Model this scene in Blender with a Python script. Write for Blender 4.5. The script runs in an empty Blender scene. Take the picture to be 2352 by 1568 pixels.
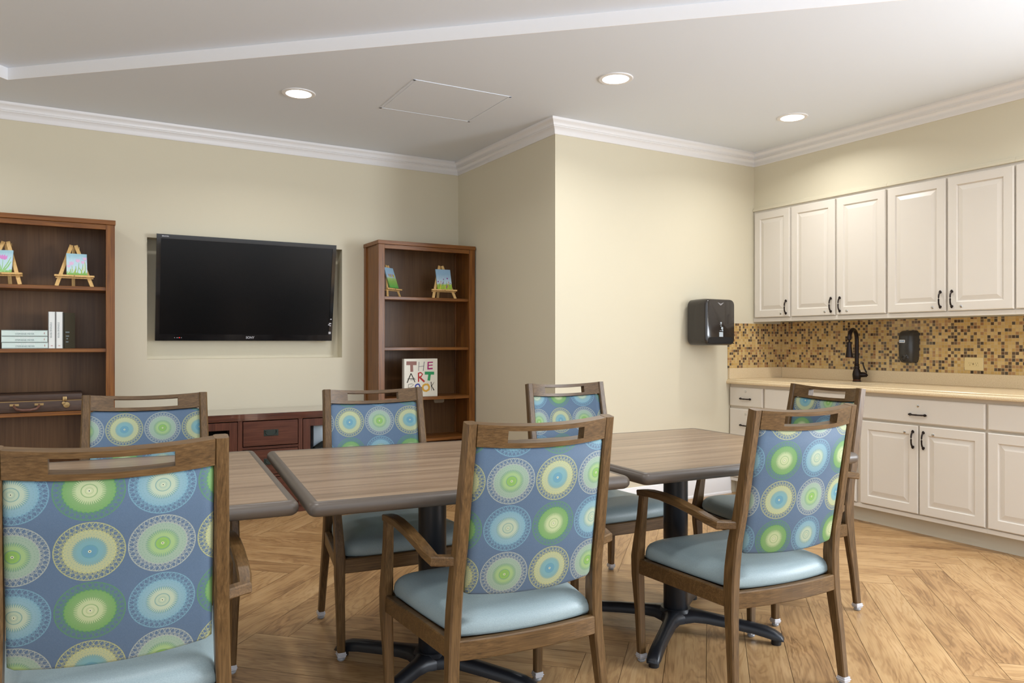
import bpy, bmesh, math, random
from mathutils import Vector, Matrix
random.seed(7)
R = math.radians
PI = math.pi
scene = bpy.context.scene
COL = scene.collection

# ------------------------------------------------------------------ camera
cam_data = bpy.data.cameras.new('camera')
cam_data.sensor_width = 36.0
cam_data.lens = 1724.5 / 2352 * 36.0
cam_data.shift_y = 1.04 / 2352
cam_data.clip_start = 0.05
cam = bpy.data.objects.new('camera', cam_data)
cam.location = (0, 0, 1.22)
cam.rotation_euler = (R(90), 0, -R(30.353))
COL.objects.link(cam)
scene.camera = cam

# ------------------------------------------------------------------ view, world, lights
scene.view_settings.view_transform = 'Standard'
scene.view_settings.look = 'None'
scene.view_settings.gamma = 1.0
scene.view_settings.exposure = -0.10
scene.view_settings.use_curve_mapping = False
CEIL = 2.77
TRAY = 2.84
world = bpy.data.worlds.new('world')
scene.world = world
world.use_nodes = True
wb = world.node_tree.nodes['Background']
wb.inputs['Color'].default_value = (0.88, 0.94, 1.0, 1)
wb.inputs['Strength'].default_value = 1.9


def area(name, loc, rot, size, size_y, power, color, shape='RECTANGLE', spread=180):
    l = bpy.data.lights.new(name, 'AREA')
    l.shape = shape
    l.size = size
    if shape == 'RECTANGLE':
        l.size_y = size_y
    l.energy = power
    l.color = color
    l.spread = R(spread)
    o = bpy.data.objects.new(name, l)
    o.location = loc
    o.rotation_euler = rot
    COL.objects.link(o)
    return o


# daylight through the windows of the right wall, behind the camera
area('daylight_window', (5.12, -1.0, 1.55), (0, R(107), 0), 1.5, 2.6, 350, (0.87, 0.93, 1.0))
# recessed downlights: (x, y, ceiling height, in view)
DOWN = [(1.218, 4.712, CEIL), (2.759, 3.504, CEIL), (4.287, 3.493, CEIL),
        (4.287, 1.55, CEIL), (4.287, 0.2, CEIL), (-0.9, 4.75, CEIL),
        (0.3, 2.2, TRAY), (1.9, 1.2, TRAY), (-1.2, 1.4, TRAY), (0.6, -0.3, TRAY)]
for (x, y, z) in DOWN:
    area('downlight_lamp', (x, y, z - 0.012), (0, 0, 0), 0.14, 0.14, 10, (1.0, 0.99, 0.97), 'DISK', 150)


# ------------------------------------------------------------------ materials
def srgb(c):
    return tuple(((v / 255) / 12.92 if v / 255 <= 0.04045 else ((v / 255 + 0.055) / 1.055) ** 2.4) for v in c) + (1,)


def new_mat(name, color=(200, 200, 200), rough=0.5, metal=0.0, spec=0.5, coat=0.0, alpha=None, emit=None, estr=0):
    m = bpy.data.materials.new(name)
    m.use_nodes = True
    b = m.node_tree.nodes['Principled BSDF']
    b.inputs['Base Color'].default_value = srgb(color)
    b.inputs['Roughness'].default_value = rough
    b.inputs['Metallic'].default_value = metal
    b.inputs['Specular IOR Level'].default_value = spec
    b.inputs['Coat Weight'].default_value = coat
    if emit:
        b.inputs['Emission Color'].default_value = srgb(emit)
        b.inputs['Emission Strength'].default_value = estr
    return m


class NT:
    """small helper to write shader expressions"""
    def __init__(s, mat):
        s.t = mat.node_tree
        s.b = s.t.nodes['Principled BSDF']

    def n(s, typ, **kw):
        nd = s.t.nodes.new(typ)
        for k, v in kw.items():
            setattr(nd, k, v)
        return nd

    def link(s, a, b):
        s.t.links.new(a, b)

    def put(s, sock, v):
        if isinstance(v, bpy.types.NodeSocket):
            s.link(v, sock)
        else:
            sock.default_value = v

    def m(s, op, a, b=None, c=None, clamp=False):
        nd = s.n('ShaderNodeMath', operation=op)
        nd.use_clamp = clamp
        s.put(nd.inputs[0], a)
        if b is not None:
            s.put(nd.inputs[1], b)
        if c is not None:
            s.put(nd.inputs[2], c)
        return nd.outputs[0]

    def vm(s, op, a, b=None, sc=None):
        nd = s.n('ShaderNodeVectorMath', operation=op)
        s.put(nd.inputs[0], a)
        if b is not None:
            s.put(nd.inputs[1], b)
        if sc is not None:
            s.put(nd.inputs['Scale'], sc)
        return nd.outputs[0]

    def mix(s, f, a, b, typ='MIX'):
        nd = s.n('ShaderNodeMix', data_type='RGBA', blend_type=typ)
        s.put(nd.inputs[0], f)
        s.put(nd.inputs[6], a)
        s.put(nd.inputs[7], b)
        return nd.outputs[2]

    def coord(s, which='Object'):
        return s.n('ShaderNodeTexCoord').outputs[which]

    def sep(s, v):
        nd = s.n('ShaderNodeSeparateXYZ')
        s.put(nd.inputs[0], v)
        return nd.outputs

    def comb(s, x, y, z):
        nd = s.n('ShaderNodeCombineXYZ')
        for i, v in enumerate((x, y, z)):
            s.put(nd.inputs[i], v)
        return nd.outputs[0]

    def noise(s, v, scale, detail=3, rough=0.5, dist=0.0):
        nd = s.n('ShaderNodeTexNoise')
        s.put(nd.inputs['Vector'], v)
        nd.inputs['Scale'].default_value = scale
        nd.inputs['Detail'].default_value = detail
        nd.inputs['Roughness'].default_value = rough
        nd.inputs['Distortion'].default_value = dist
        return nd.outputs['Fac']

    def ramp(s, f, stops, interp='LINEAR'):
        nd = s.n('ShaderNodeValToRGB')
        cr = nd.color_ramp
        cr.interpolation = interp
        while len(cr.elements) < len(stops):
            cr.elements.new(0.5)
        for e, (p, c) in zip(cr.elements, stops):
            e.position = p
            e.color = srgb(c) if max(c[:3]) > 1.0 or len(c) == 3 else c
        s.put(nd.inputs[0], f)
        return nd.outputs[0]

    def bump(s, h, strength=0.2, dist=0.01):
        nd = s.n('ShaderNodeBump')
        nd.inputs['Strength'].default_value = strength
        nd.inputs['Distance'].default_value = dist
        s.put(nd.inputs['Height'], h)
        s.link(nd.outputs[0], s.b.inputs['Normal'])


def paint_mat(name, color, rough=0.6, bump=0.05, scale=220):
    m = new_mat(name, color, rough, spec=0.3)
    t = NT(m)
    f = t.noise(t.coord(), scale, 2)
    t.bump(f, bump, 0.002)
    return m


def wood_mat(name, dark, mid, light, axis='z', rough=0.45, scale=1.0, coat=0.0, spec=0.4):
    m = new_mat(name, mid, rough, coat=coat, spec=spec)
    t = NT(m)
    o = t.coord()
    st = {'x': (0.09, 1, 1), 'y': (1, 0.09, 1), 'z': (1, 1, 0.09)}[axis]
    v = t.vm('MULTIPLY', o, st)
    big = t.noise(v, 9 * scale, 3, 0.55, 0.6)
    rings = t.m('SINE', t.m('MULTIPLY', big, 46.0))
    rings = t.m('MULTIPLY_ADD', rings, 0.5, 0.5)
    fine = t.noise(t.vm('MULTIPLY', o, tuple(1 if q == 1 else 0.03 for q in st)), 170 * scale, 3, 0.6)
    f = t.m('ADD', t.m('MULTIPLY', rings, 0.13), t.m('MULTIPLY', fine, 0.86))
    c = t.ramp(f, [(0.22, dark), (0.50, mid), (0.82, light)])
    t.link(c, t.b.inputs['Base Color'])
    t.bump(fine, 0.06, 0.001)
    return m


M = {}
M['wall'] = paint_mat('wall_paint', (215, 207, 184), 0.55)
M['ceiling'] = paint_mat('ceiling_paint', (229, 237, 248), 0.8, 0.03)
M['trim'] = paint_mat('white_trim_paint', (238, 238, 240), 0.35, 0.01)
M['cabinet'] = paint_mat('cabinet_thermofoil', (222, 215, 204), 0.33, 0.01)
M['cabinet_in'] = new_mat('cabinet_carcass', (214, 202, 184), 0.5)
M['kick'] = paint_mat('toe_kick_vinyl', (205, 196, 176), 0.6)
M['bronze'] = new_mat('dark_bronze', (46, 38, 36), 0.35, 0.75)
M['bronze_edge'] = new_mat('worn_copper', (150, 92, 62), 0.35, 0.9)
M['chrome'] = new_mat('chrome', (215, 215, 215), 0.15, 1.0)
M['steel'] = new_mat('brushed_steel', (178, 174, 168), 0.28, 1.0)
M['black_metal'] = new_mat('black_powder_coat', (29, 32, 38), 0.36, 0.25, spec=0.6)
M['rubber'] = new_mat('black_rubber', (18, 18, 20), 0.6)
M['glide'] = new_mat('grey_glide', (150, 152, 156), 0.3)
M['sleeve'] = new_mat('clear_sleeve', (235, 235, 240), 0.12)
M['sleeve'].node_tree.nodes['Principled BSDF'].inputs['Transmission Weight'].default_value = 0.45
M['vinyl_edge'] = new_mat('taupe_vinyl_edge', (86, 77, 69), 0.38)
M['seat'] = None
M['black_gloss'] = new_mat('gloss_black_plastic', (18, 18, 20), 0.08, spec=0.6)
M['dispenser'] = new_mat('smoke_plastic', (44, 40, 38), 0.12, spec=0.6)
M['dark_plastic'] = new_mat('dark_grey_plastic', (58, 56, 54), 0.28)
M['screen'] = new_mat('tv_screen', (8, 8, 10), 0.22, spec=0.25)
M['white_paper'] = new_mat('white_paper', (236, 236, 236), 0.6)
M['page'] = new_mat('book_pages', (226, 220, 200), 0.8)
M['lamp'] = new_mat('lamp_lens', (255, 255, 255), 0.4, emit=(255, 252, 244), estr=6)
M['brass'] = new_mat('aged_brass', (168, 140, 96), 0.35, 0.85)
M['black_in'] = new_mat('dark_interior', (14, 11, 10), 0.7)
M['outlet'] = new_mat('almond_plastic', (228, 205, 150), 0.35)
M['red'] = new_mat('indicator_red', (220, 30, 30), 0.4, emit=(255, 40, 40), estr=1.5)
M['silver'] = new_mat('silver_print', (190, 190, 195), 0.35, 0.3)
M['grey'] = new_mat('grey_print', (120, 135, 140), 0.5)


def flat(name, c, rough=0.6):
    if name not in M:
        M[name] = new_mat(name, c, rough)
    return M[name]


# walnut finished chair frames, grain following each member
W1 = ((60, 43, 22), (91, 67, 38), (118, 91, 58))
for ax in 'xyz':
    M['walnut_' + ax] = wood_mat('walnut_' + ax, *W1, axis=ax, rough=0.36, scale=1.6)
for ax in 'xz':
    M['cherry_' + ax] = wood_mat('cherry_' + ax, (80, 46, 16), (122, 74, 28), (148, 98, 42), axis=ax, rough=0.32, scale=0.7)
    M['cherry_dark_' + ax] = wood_mat('cherry_dark_' + ax, (66, 34, 24), (88, 50, 36), (108, 64, 48), axis=ax, rough=0.3, scale=0.7)
M['cherry_back'] = wood_mat('cherry_back', (86, 56, 28), (102, 70, 38), (114, 82, 50), axis='z', rough=0.40, scale=0.5)
M['polished_top'] = wood_mat('polished_top', (66, 34, 24), (88, 50, 36), (108, 64, 48), axis='x', rough=0.12, scale=0.7, coat=1.0, spec=0.8)
M['pine'] = wood_mat('pine', (196, 150, 88), (222, 182, 118), (234, 200, 142), axis='z', rough=0.5, scale=2)
M['leather'] = wood_mat('suitcase_leather', (50, 36, 30), (72, 54, 44), (90, 68, 56), axis='x', rough=0.5, scale=2)


def floor_material():
    m = new_mat('oak_vinyl_planks', (180, 145, 100), 0.36, spec=0.45)
    t = NT(m)
    uv = t.n('ShaderNodeUVMap', uv_map='plank').outputs[0]
    at = t.n('ShaderNodeAttribute', attribute_name='tone')
    tone = t.sep(at.outputs['Vector'])
    rnd = tone[0]
    u = t.sep(uv)
    vec = t.comb(t.m('ADD', u[0], t.m('MULTIPLY', rnd, 31.0)), t.m('ADD', u[1], t.m('MULTIPLY', rnd, 17.0)), tone[1])
    # cathedral grain
    a = t.noise(t.vm('MULTIPLY', vec, (1.5, 9.0, 1.0)), 1.0, 4, 0.55, 0.75)
    rings = t.m('MULTIPLY_ADD', t.m('SINE', t.m('MULTIPLY', a, 62.0)), 0.5, 0.5)
    rings = t.m('POWER', rings, 2.0)
    fine = t.noise(t.vm('MULTIPLY', vec, (5.0, 130.0, 1.0)), 1.0, 3, 0.6)
    blotch = t.noise(t.vm('MULTIPLY', vec, (2.2, 7.0, 1.0)), 1.0, 2, 0.5)
    f = t.m('MULTIPLY_ADD', fine, 0.42, t.m('MULTIPLY', blotch, 0.62))
    f = t.m('SUBTRACT', f, t.m('MULTIPLY', rings, 0.15))
    f = t.m('ADD', f, t.m('MULTIPLY_ADD', tone[1], 0.14, -0.05))
    c = t.ramp(f, [(0.22, (130, 97, 62)), (0.42, (167, 130, 87)), (0.60, (188, 152, 106)), (0.80, (203, 170, 126))])
    t.link(c, t.b.inputs['Base Color'])
    t.link(t.m('MULTIPLY_ADD', fine, 0.15, 0.30), t.b.inputs['Roughness'])
    t.bump(fine, 0.05, 0.001)
    return m


M['floor'] = floor_material()
M['seam'] = new_mat('plank_seam', (96, 70, 46), 0.7)


def table_material():
    m = new_mat('walnut_laminate', (160, 138, 116), 0.30, spec=0.45)
    t = NT(m)
    o = t.coord()
    a = t.noise(t.vm('MULTIPLY', o, (0.9, 26.0, 1.0)), 1.0, 4, 0.6, 0.2)
    b = t.noise(t.vm('MULTIPLY', o, (4.0, 150.0, 1.0)), 1.0, 2, 0.6)
    f = t.m('ADD', t.m('MULTIPLY', a, 0.75), t.m('MULTIPLY', b, 0.32))
    c = t.ramp(f, [(0.34, (108, 89, 71)), (0.52, (140, 118, 97)), (0.70, (162, 140, 116))])
    t.link(c, t.b.inputs['Base Color'])
    return m


M['laminate'] = table_material()


def tile_material():
    m = new_mat('glass_mosaic', (200, 160, 90), 0.18, spec=0.6)
    t = NT(m)
    o = t.sep(t.coord())
    P = 0.0215
    h = t.m('ADD', o[0], o[1])
    a = t.m('DIVIDE', h, P)
    b = t.m('DIVIDE', t.m('SUBTRACT', o[2], 1.007), P)
    fa, fb = t.m('FLOOR', a), t.m('FLOOR', b)
    wn = t.n('ShaderNodeTexWhiteNoise', noise_dimensions='3D')
    t.link(t.comb(fa, fb, 3.7), wn.inputs['Vector'])
    wn2 = t.n('ShaderNodeTexWhiteNoise', noise_dimensions='3D')
    t.link(t.comb(fa, fb, 9.1), wn2.inputs['Vector'])
    col = t.ramp(wn.outputs['Value'], [(0.0, (214, 176, 104)), (0.30, (224, 192, 128)), (0.50, (200, 160, 84)), (0.60, (176, 128, 78)), (0.70, (160, 112, 66)), (0.74, (82, 48, 26)), (0.81, (58, 34, 20)), (0.90, (24, 24, 30))], 'CONSTANT')
    str_ = t.noise(t.vm('MULTIPLY', t.coord(), (60, 60, 260)), 1.0, 2)
    col = t.mix(t.m('MULTIPLY', str_, 0.30), col, srgb((120, 90, 60)), 'MIX')
    col = t.mix(t.m('MULTIPLY', wn2.outputs['Value'], 0.14), col, srgb((235, 215, 170)))
    ga = t.m('ABSOLUTE', t.m('SUBTRACT', t.m('FRACT', a), 0.5))
    gb = t.m('ABSOLUTE', t.m('SUBTRACT', t.m('FRACT', b), 0.5))
    g = t.m('GREATER_THAN', t.m('MAXIMUM', ga, gb), 0.445)
    col = t.mix(g, col, srgb((196, 170, 130)))
    t.link(col, t.b.inputs['Base Color'])
    t.link(t.m('MULTIPLY_ADD', g, 0.5, 0.16), t.b.inputs['Roughness'])
    t.bump(t.m('SUBTRACT', 1.0, g), 0.4, 0.001)
    return m


M['tile'] = tile_material()


def counter_material():
    m = new_mat('beige_quartz', (226, 204, 166), 0.25, spec=0.5)
    t = NT(m)
    f = t.noise(t.coord(), 260, 3, 0.7)
    t.link(t.ramp(f, [(0.3, (206, 180, 140)), (0.5, (226, 204, 166)), (0.7, (236, 217, 184))]), t.b.inputs['Base Color'])
    return m


M['counter'] = counter_material()


def seat_material():
    m = new_mat('seat_vinyl', (120, 146, 152), 0.44, spec=0.5)
    t = NT(m)
    f = t.noise(t.coord(), 420, 3, 0.7)
    t.link(t.ramp(f, [(0.35, (130, 147, 151)), (0.65, (144, 161, 165))]), t.b.inputs['Base Color'])
    t.bump(f, 0.12, 0.001)
    return m


M['seat'] = seat_material()


def fabric_material():
    m = new_mat('mandala_fabric', (90, 112, 146), 0.55, spec=0.22)
    t = NT(m)
    o = t.sep(t.coord())
    oc = t.n('ShaderNodeObjectInfo').outputs['Color']
    ph = t.sep(oc)
    PX, PZ = 0.1415, 0.1335
    a = t.m('DIVIDE', t.m('SUBTRACT', o[0], t.m('SUBTRACT', ph[0], 1.0)), PX)
    b = t.m('DIVIDE', t.m('SUBTRACT', o[2], ph[1]), PZ)
    ia, ib = t.m('ROUND', a), t.m('ROUND', b)
    x = t.m('MULTIPLY', t.m('SUBTRACT', a, ia), 2.0)
    y = t.m('MULTIPLY', t.m('SUBTRACT', b, ib), 2.0)
    r = t.m('SQRT', t.m('ADD', t.m('MULTIPLY', x, x), t.m('MULTIPLY', y, y)))
    th = t.m('ARCTAN2', y, x)
    odda = t.m('MODULO', t.m('ABSOLUTE', ia), 2.0)
    oddb = t.m('MODULO', t.m('ABSOLUTE', ib), 2.0)

    def pick(grey, blue, yellow, green):
        c0 = t.mix(oddb, srgb(grey), srgb(blue))
        c1 = t.mix(oddb, srgb(yellow), srgb(green))
        return t.mix(odda, c0, c1)
    lace = pick((168, 176, 170), (116, 160, 182), (176, 180, 124), (86, 138, 90))
    band = pick((152, 174, 162), (124, 166, 188), (184, 187, 140), (106, 156, 82))
    spik = pick((104, 146, 128), (110, 150, 152), (96, 146, 160), (124, 158, 112))
    ringc = pick((158, 186, 128), (184, 194, 172), (114, 160, 176), (188, 198, 162))
    core = pick((132, 174, 94), (168, 184, 166), (98, 146, 172), (184, 194, 158))
    weave = t.noise(t.vm('MULTIPLY', t.coord(), (900, 900, 300)), 1.0, 2)
    bg = t.mix(weave, srgb((80, 101, 131)), srgb((97, 118, 147)))

    def line(rr, c, w):   # 1 inside |rr-c|<w
        return t.m('LESS_THAN', t.m('ABSOLUTE', t.m('SUBTRACT', rr, c)), w)

    def wave(n, amp, mid, phase=0.0):
        return t.m('MULTIPLY_ADD', t.m('SINE', t.m('MULTIPLY_ADD', th, float(n), phase)), amp, mid)

    def near(curve, w):
        return t.m('LESS_THAN', t.m('ABSOLUTE', t.m('SUBTRACT', r, curve)), w)
    # outer lace ring of crossing loops
    l1 = near(wave(17, 0.125, 0.835), 0.019)
    l2 = near(wave(17, 0.125, 0.835, PI), 0.019)
    l3 = near(wave(34, 0.120, 0.835, 0.8), 0.012)
    l6 = near(wave(17, 0.060, 0.775, PI / 2), 0.011)
    l7 = near(wave(17, 0.060, 0.775, -PI / 2), 0.011)
    l4 = line(r, 0.960, 0.013)
    l5 = line(r, 0.71, 0.018)
    lm = t.m('MAXIMUM', t.m('MAXIMUM', l1, l2), t.m('MAXIMUM', t.m('MAXIMUM', l3, t.m('MAXIMUM', l6, l7)), t.m('MAXIMUM', l4, l5)))
    inside = t.m('LESS_THAN', r, 0.985)
    lm = t.m('MULTIPLY', lm, inside)
    col = t.mix(t.m('MULTIPLY', lm, 0.76), bg, lace)
    # middle band with pin holes, fading softly towards the spiky ring
    fade = t.m('MULTIPLY_ADD', r, 3.2, -1.45, clamp=True)
    inner = t.mix(fade, t.mix(0.18, band, ringc), band)
    col = t.mix(t.m('MULTIPLY', t.m('LESS_THAN', r, wave(34, 0.014, 0.70)), 0.86), col, inner)
    hs = t.m('SINE', t.m('MULTIPLY', th, 40.0))
    hc = t.m('SINE', t.m('MULTIPLY_ADD', th, 40.0, PI))
    holes = t.m('MAXIMUM', t.m('MULTIPLY', t.m('GREATER_THAN', hs, 0.5), line(r, 0.650, 0.012)), t.m('MULTIPLY', t.m('GREATER_THAN', hc, 0.5), line(r, 0.575, 0.012)))
    col = t.mix(t.m('MULTIPLY', holes, 0.45), col, spik)
    # spiky ring
    col = t.mix(t.m('MULTIPLY', t.m('LESS_THAN', r, wave(44, 0.030, 0.465)), 0.70), col, spik)
    col = t.mix(t.m('MULTIPLY', t.m('LESS_THAN', r, wave(44, 0.060, 0.395, 1.9)), 0.75), col, ringc)
    glow = t.m('MULTIPLY_ADD', r, -3.0, 0.92, clamp=True)
    col = t.mix(t.m('MULTIPLY', glow, t.m('LESS_THAN', r, 0.36)), col, ringc)
    col = t.mix(t.m('MULTIPLY', t.m('LESS_THAN', r, 0.228), 0.8), col, spik)
    col = t.mix(t.m('LESS_THAN', r, 0.198), col, core)
    col = t.mix(t.m('MULTIPLY', line(r, 0.105, 0.014), 0.35), col, spik)
    col = t.mix(t.m('LESS_THAN', r, 0.045), col, srgb((205, 210, 186)))
    col = t.mix(t.m('LESS_THAN', r, 0.020), col, srgb((60, 80, 80)))
    col = t.mix(1.0, col, (0.84, 0.83, 0.76, 1), 'MULTIPLY')
    t.link(col, t.b.inputs['Base Color'])
    t.bump(weave, 0.1, 0.001)
    return m


M['fabric'] = fabric_material()


# ------------------------------------------------------------------ mesh helpers
class MB:
    def __init__(s):
        s.bm = bmesh.new()

    def box(s, x0, x1, y0, y1, z0, z1, bev=0.0, seg=2):
        tmp = bmesh.new()
        vs = [tmp.verts.new((x, y, z)) for z in (z0, z1) for y in (y0, y1) for x in (x0, x1)]
        for f in ((0, 2, 3, 1), (4, 5, 7, 6), (0, 1, 5, 4), (2, 6, 7, 3), (0, 4, 6, 2), (1, 3, 7, 5)):
            tmp.faces.new([vs[i] for i in f])
        if bev > 0:
            bmesh.ops.bevel(tmp, geom=tmp.edges[:], offset=bev, segments=seg, affect='EDGES', profile=0.5)
        s.merge(tmp)
        return s

    def merge(s, tmp, mat=None):
        if mat is not None:
            tmp.transform(mat)
        me = bpy.data.meshes.new('tmp')
        tmp.to_mesh(me)
        tmp.free()
        s.bm.from_mesh(me)
        bpy.data.meshes.remove(me)

    def loft(s, rings, cap=True, closed=True):
        vr = [[s.bm.verts.new(p) for p in ring] for ring in rings]
        n = len(vr[0])
        for a, b in zip(vr, vr[1:]):
            for i in range(n if closed else n - 1):
                j = (i + 1) % n
                s.bm.faces.new((a[i], a[j], b[j], b[i]))
        if cap:
            s.bm.faces.new(list(reversed(vr[0])))
            s.bm.faces.new(vr[-1])
        return s

    def lathe(s, prof, center=(0, 0, 0), n=24, axis='z'):
        rings = []
        hollow = prof[0][0] > 0.001 and prof[-1][0] > 0.001
        if hollow:
            prof = list(prof) + [prof[0]]
        for (r, h) in prof:
            ring = []
            for i in range(n):
                a = 2 * PI * i / n
                c, d = max(r, 1e-5) * math.cos(a), max(r, 1e-5) * math.sin(a)
                if axis == 'z':
                    p = (c, d, h)
                elif axis == 'y':
                    p = (c, h, d)
                else:
                    p = (h, c, d)
                ring.append((p[0] + center[0], p[1] + center[1], p[2] + center[2]))
            rings.append(ring)
        return s.loft(rings, cap=not hollow)

    def tube(s, pts, rad, n=10, rect=None, up=(0, 0, 1)):
        """sweep a circle (rad) or rectangle (w, h) along pts"""
        pts = [Vector(p) for p in pts]
        rings = []
        for i, p in enumerate(pts):
            if i == 0:
                d = pts[1] - p
            elif i == len(pts) - 1:
                d = p - pts[i - 1]
            else:
                d = ((pts[i + 1] - p).normalized() + (p - pts[i - 1]).normalized())
            d.normalize()
            u = Vector(up)
            sx = d.cross(u)
            if sx.length < 1e-4:
                sx = d.cross(Vector((1, 0, 0)))
            sx.normalize()
            uu = sx.cross(d).normalized()
            if rect:
                rc = rect[i] if isinstance(rect[0], (tuple, list)) else rect
                w, h = rc[0] / 2, rc[1] / 2
                k = min(w, h) * 0.28
                prof = [(w - k, -h), (w, -h + k), (w, h - k), (w - k, h), (-w + k, h), (-w, h - k), (-w, -h + k), (-w + k, -h)]
                rings.append([tuple(p + sx * a + uu * b) for a, b in prof])
            else:
                rr = rad[i] if isinstance(rad, (tuple, list)) else rad
                rings.append([tuple(p + sx * rr * math.cos(2 * PI * k / n) + uu * rr * math.sin(2 * PI * k / n)) for k in range(n)])
        return s.loft(rings)

    def build(s, name, mat, parent=None, smooth=True, angle=35):
        bmesh.ops.recalc_face_normals(s.bm, faces=s.bm.faces[:])
        me = bpy.data.meshes.new(name)
        s.bm.to_mesh(me)
        s.bm.free()
        mats = mat if isinstance(mat, (list, tuple)) else [mat]
        for mm in mats:
            me.materials.append(mm)
        if smooth:
            for p in me.polygons:
                p.use_smooth = True
            me.set_sharp_from_angle(angle=R(angle))
        o = bpy.data.objects.new(name, me)
        COL.objects.link(o)
        if parent is not None:
            o.parent = parent
        return o


def rrect(w, h, r, n=4, cx=0, cy=0):
    pts = []
    for (sx, sy, a0) in ((1, 1, 0), (-1, 1, 90), (-1, -1, 180), (1, -1, 270)):
        for k in range(n + 1):
            a = R(a0 + 90 * k / n)
            pts.append((cx + sx * (w / 2 - r) + r * math.cos(a), cy + sy * (h / 2 - r) + r * math.sin(a)))
    return pts


def thing(name, label, cat, loc=(0, 0, 0), rz=0.0, group=None):
    o = bpy.data.objects.new(name, None)
    COL.objects.link(o)
    o.empty_display_size = 0.1
    o.location = loc
    o.rotation_euler = (0, 0, rz)
    tag(o, label, cat, group)
    return o


def tag(o, label, cat, group=None):
    o['label'] = label
    o['category'] = cat
    if group:
        o['group'] = group
    return o


def struct(o):
    o['kind'] = 'structure'
    return o


def text_mesh(body, size, mat, name, parent, matrix, extrude=0.0003, width=None, bold=0.0):
    cu = bpy.data.curves.new(name, 'FONT')
    cu.body = body
    cu.size = size
    cu.extrude = extrude
    cu.offset = bold
    cu.align_x = 'CENTER'
    cu.align_y = 'CENTER'
    tmp = bpy.data.objects.new(name + '_tmp', cu)
    COL.objects.link(tmp)
    bpy.context.view_layer.update()
    dg = bpy.context.evaluated_depsgraph_get()
    me = bpy.data.meshes.new_from_object(tmp.evaluated_get(dg))
    bpy.data.objects.remove(tmp)
    bpy.data.curves.remove(cu)
    if width:
        xs = [v.co.x for v in me.vertices]
        k = width / (max(xs) - min(xs))
        for v in me.vertices:
            v.co.x *= k
    me.transform(matrix)
    me.materials.clear()
    me.materials.append(mat)
    me.name = name
    o = bpy.data.objects.new(name, me)
    COL.objects.link(o)
    o.parent = parent
    return o


def ribbon(mb, pts, w, y, t=0.0006):
    """flat painted stroke in the x-z plane facing -y; pts (x, z), w scalar or list"""
    n = len(pts)
    L = []
    for i, (x, z) in enumerate(pts):
        a = pts[max(i - 1, 0)]
        b = pts[min(i + 1, n - 1)]
        dx, dz = b[0] - a[0], b[1] - a[1]
        l = math.hypot(dx, dz) or 1
        ww = w[i] if isinstance(w, (list, tuple)) else w
        L.append((x, z, -dz / l * ww / 2, dx / l * ww / 2))
    rings = [[(x + a, y, z + b), (x - a, y, z - b), (x - a, y - t, z - b), (x + a, y - t, z + b)] for x, z, a, b in L]
    mb.loft(rings)


# ------------------------------------------------------------------ room shell
XL, XR, YB = -2.6, 5.209, 5.883
X2, Y3 = 2.902, 4.360
YR = -3.0


def clip_poly(poly, x0, x1, y0, y1):
    def cl(p, f, inter):
        out = []
        for i in range(len(p)):
            a, b = p[i], p[(i + 1) % len(p)]
            if f(a):
                out.append(a)
                if not f(b):
                    out.append(inter(a, b))
            elif f(b):
                out.append(inter(a, b))
        return out

    def ix(v):
        return lambda a, b: tuple(a[k] + (b[k] - a[k]) * (v - a[0]) / (b[0] - a[0]) for k in range(4))

    def iy(v):
        return lambda a, b: tuple(a[k] + (b[k] - a[k]) * (v - a[1]) / (b[1] - a[1]) for k in range(4))
    for f, i in ((lambda a: a[0] >= x0, ix(x0)), (lambda a: a[0] <= x1, ix(x1)), (lambda a: a[1] >= y0, iy(y0)), (lambda a: a[1] <= y1, iy(y1))):
        if not poly:
            return poly
        poly = cl(poly, f, i)
    return poly


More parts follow.
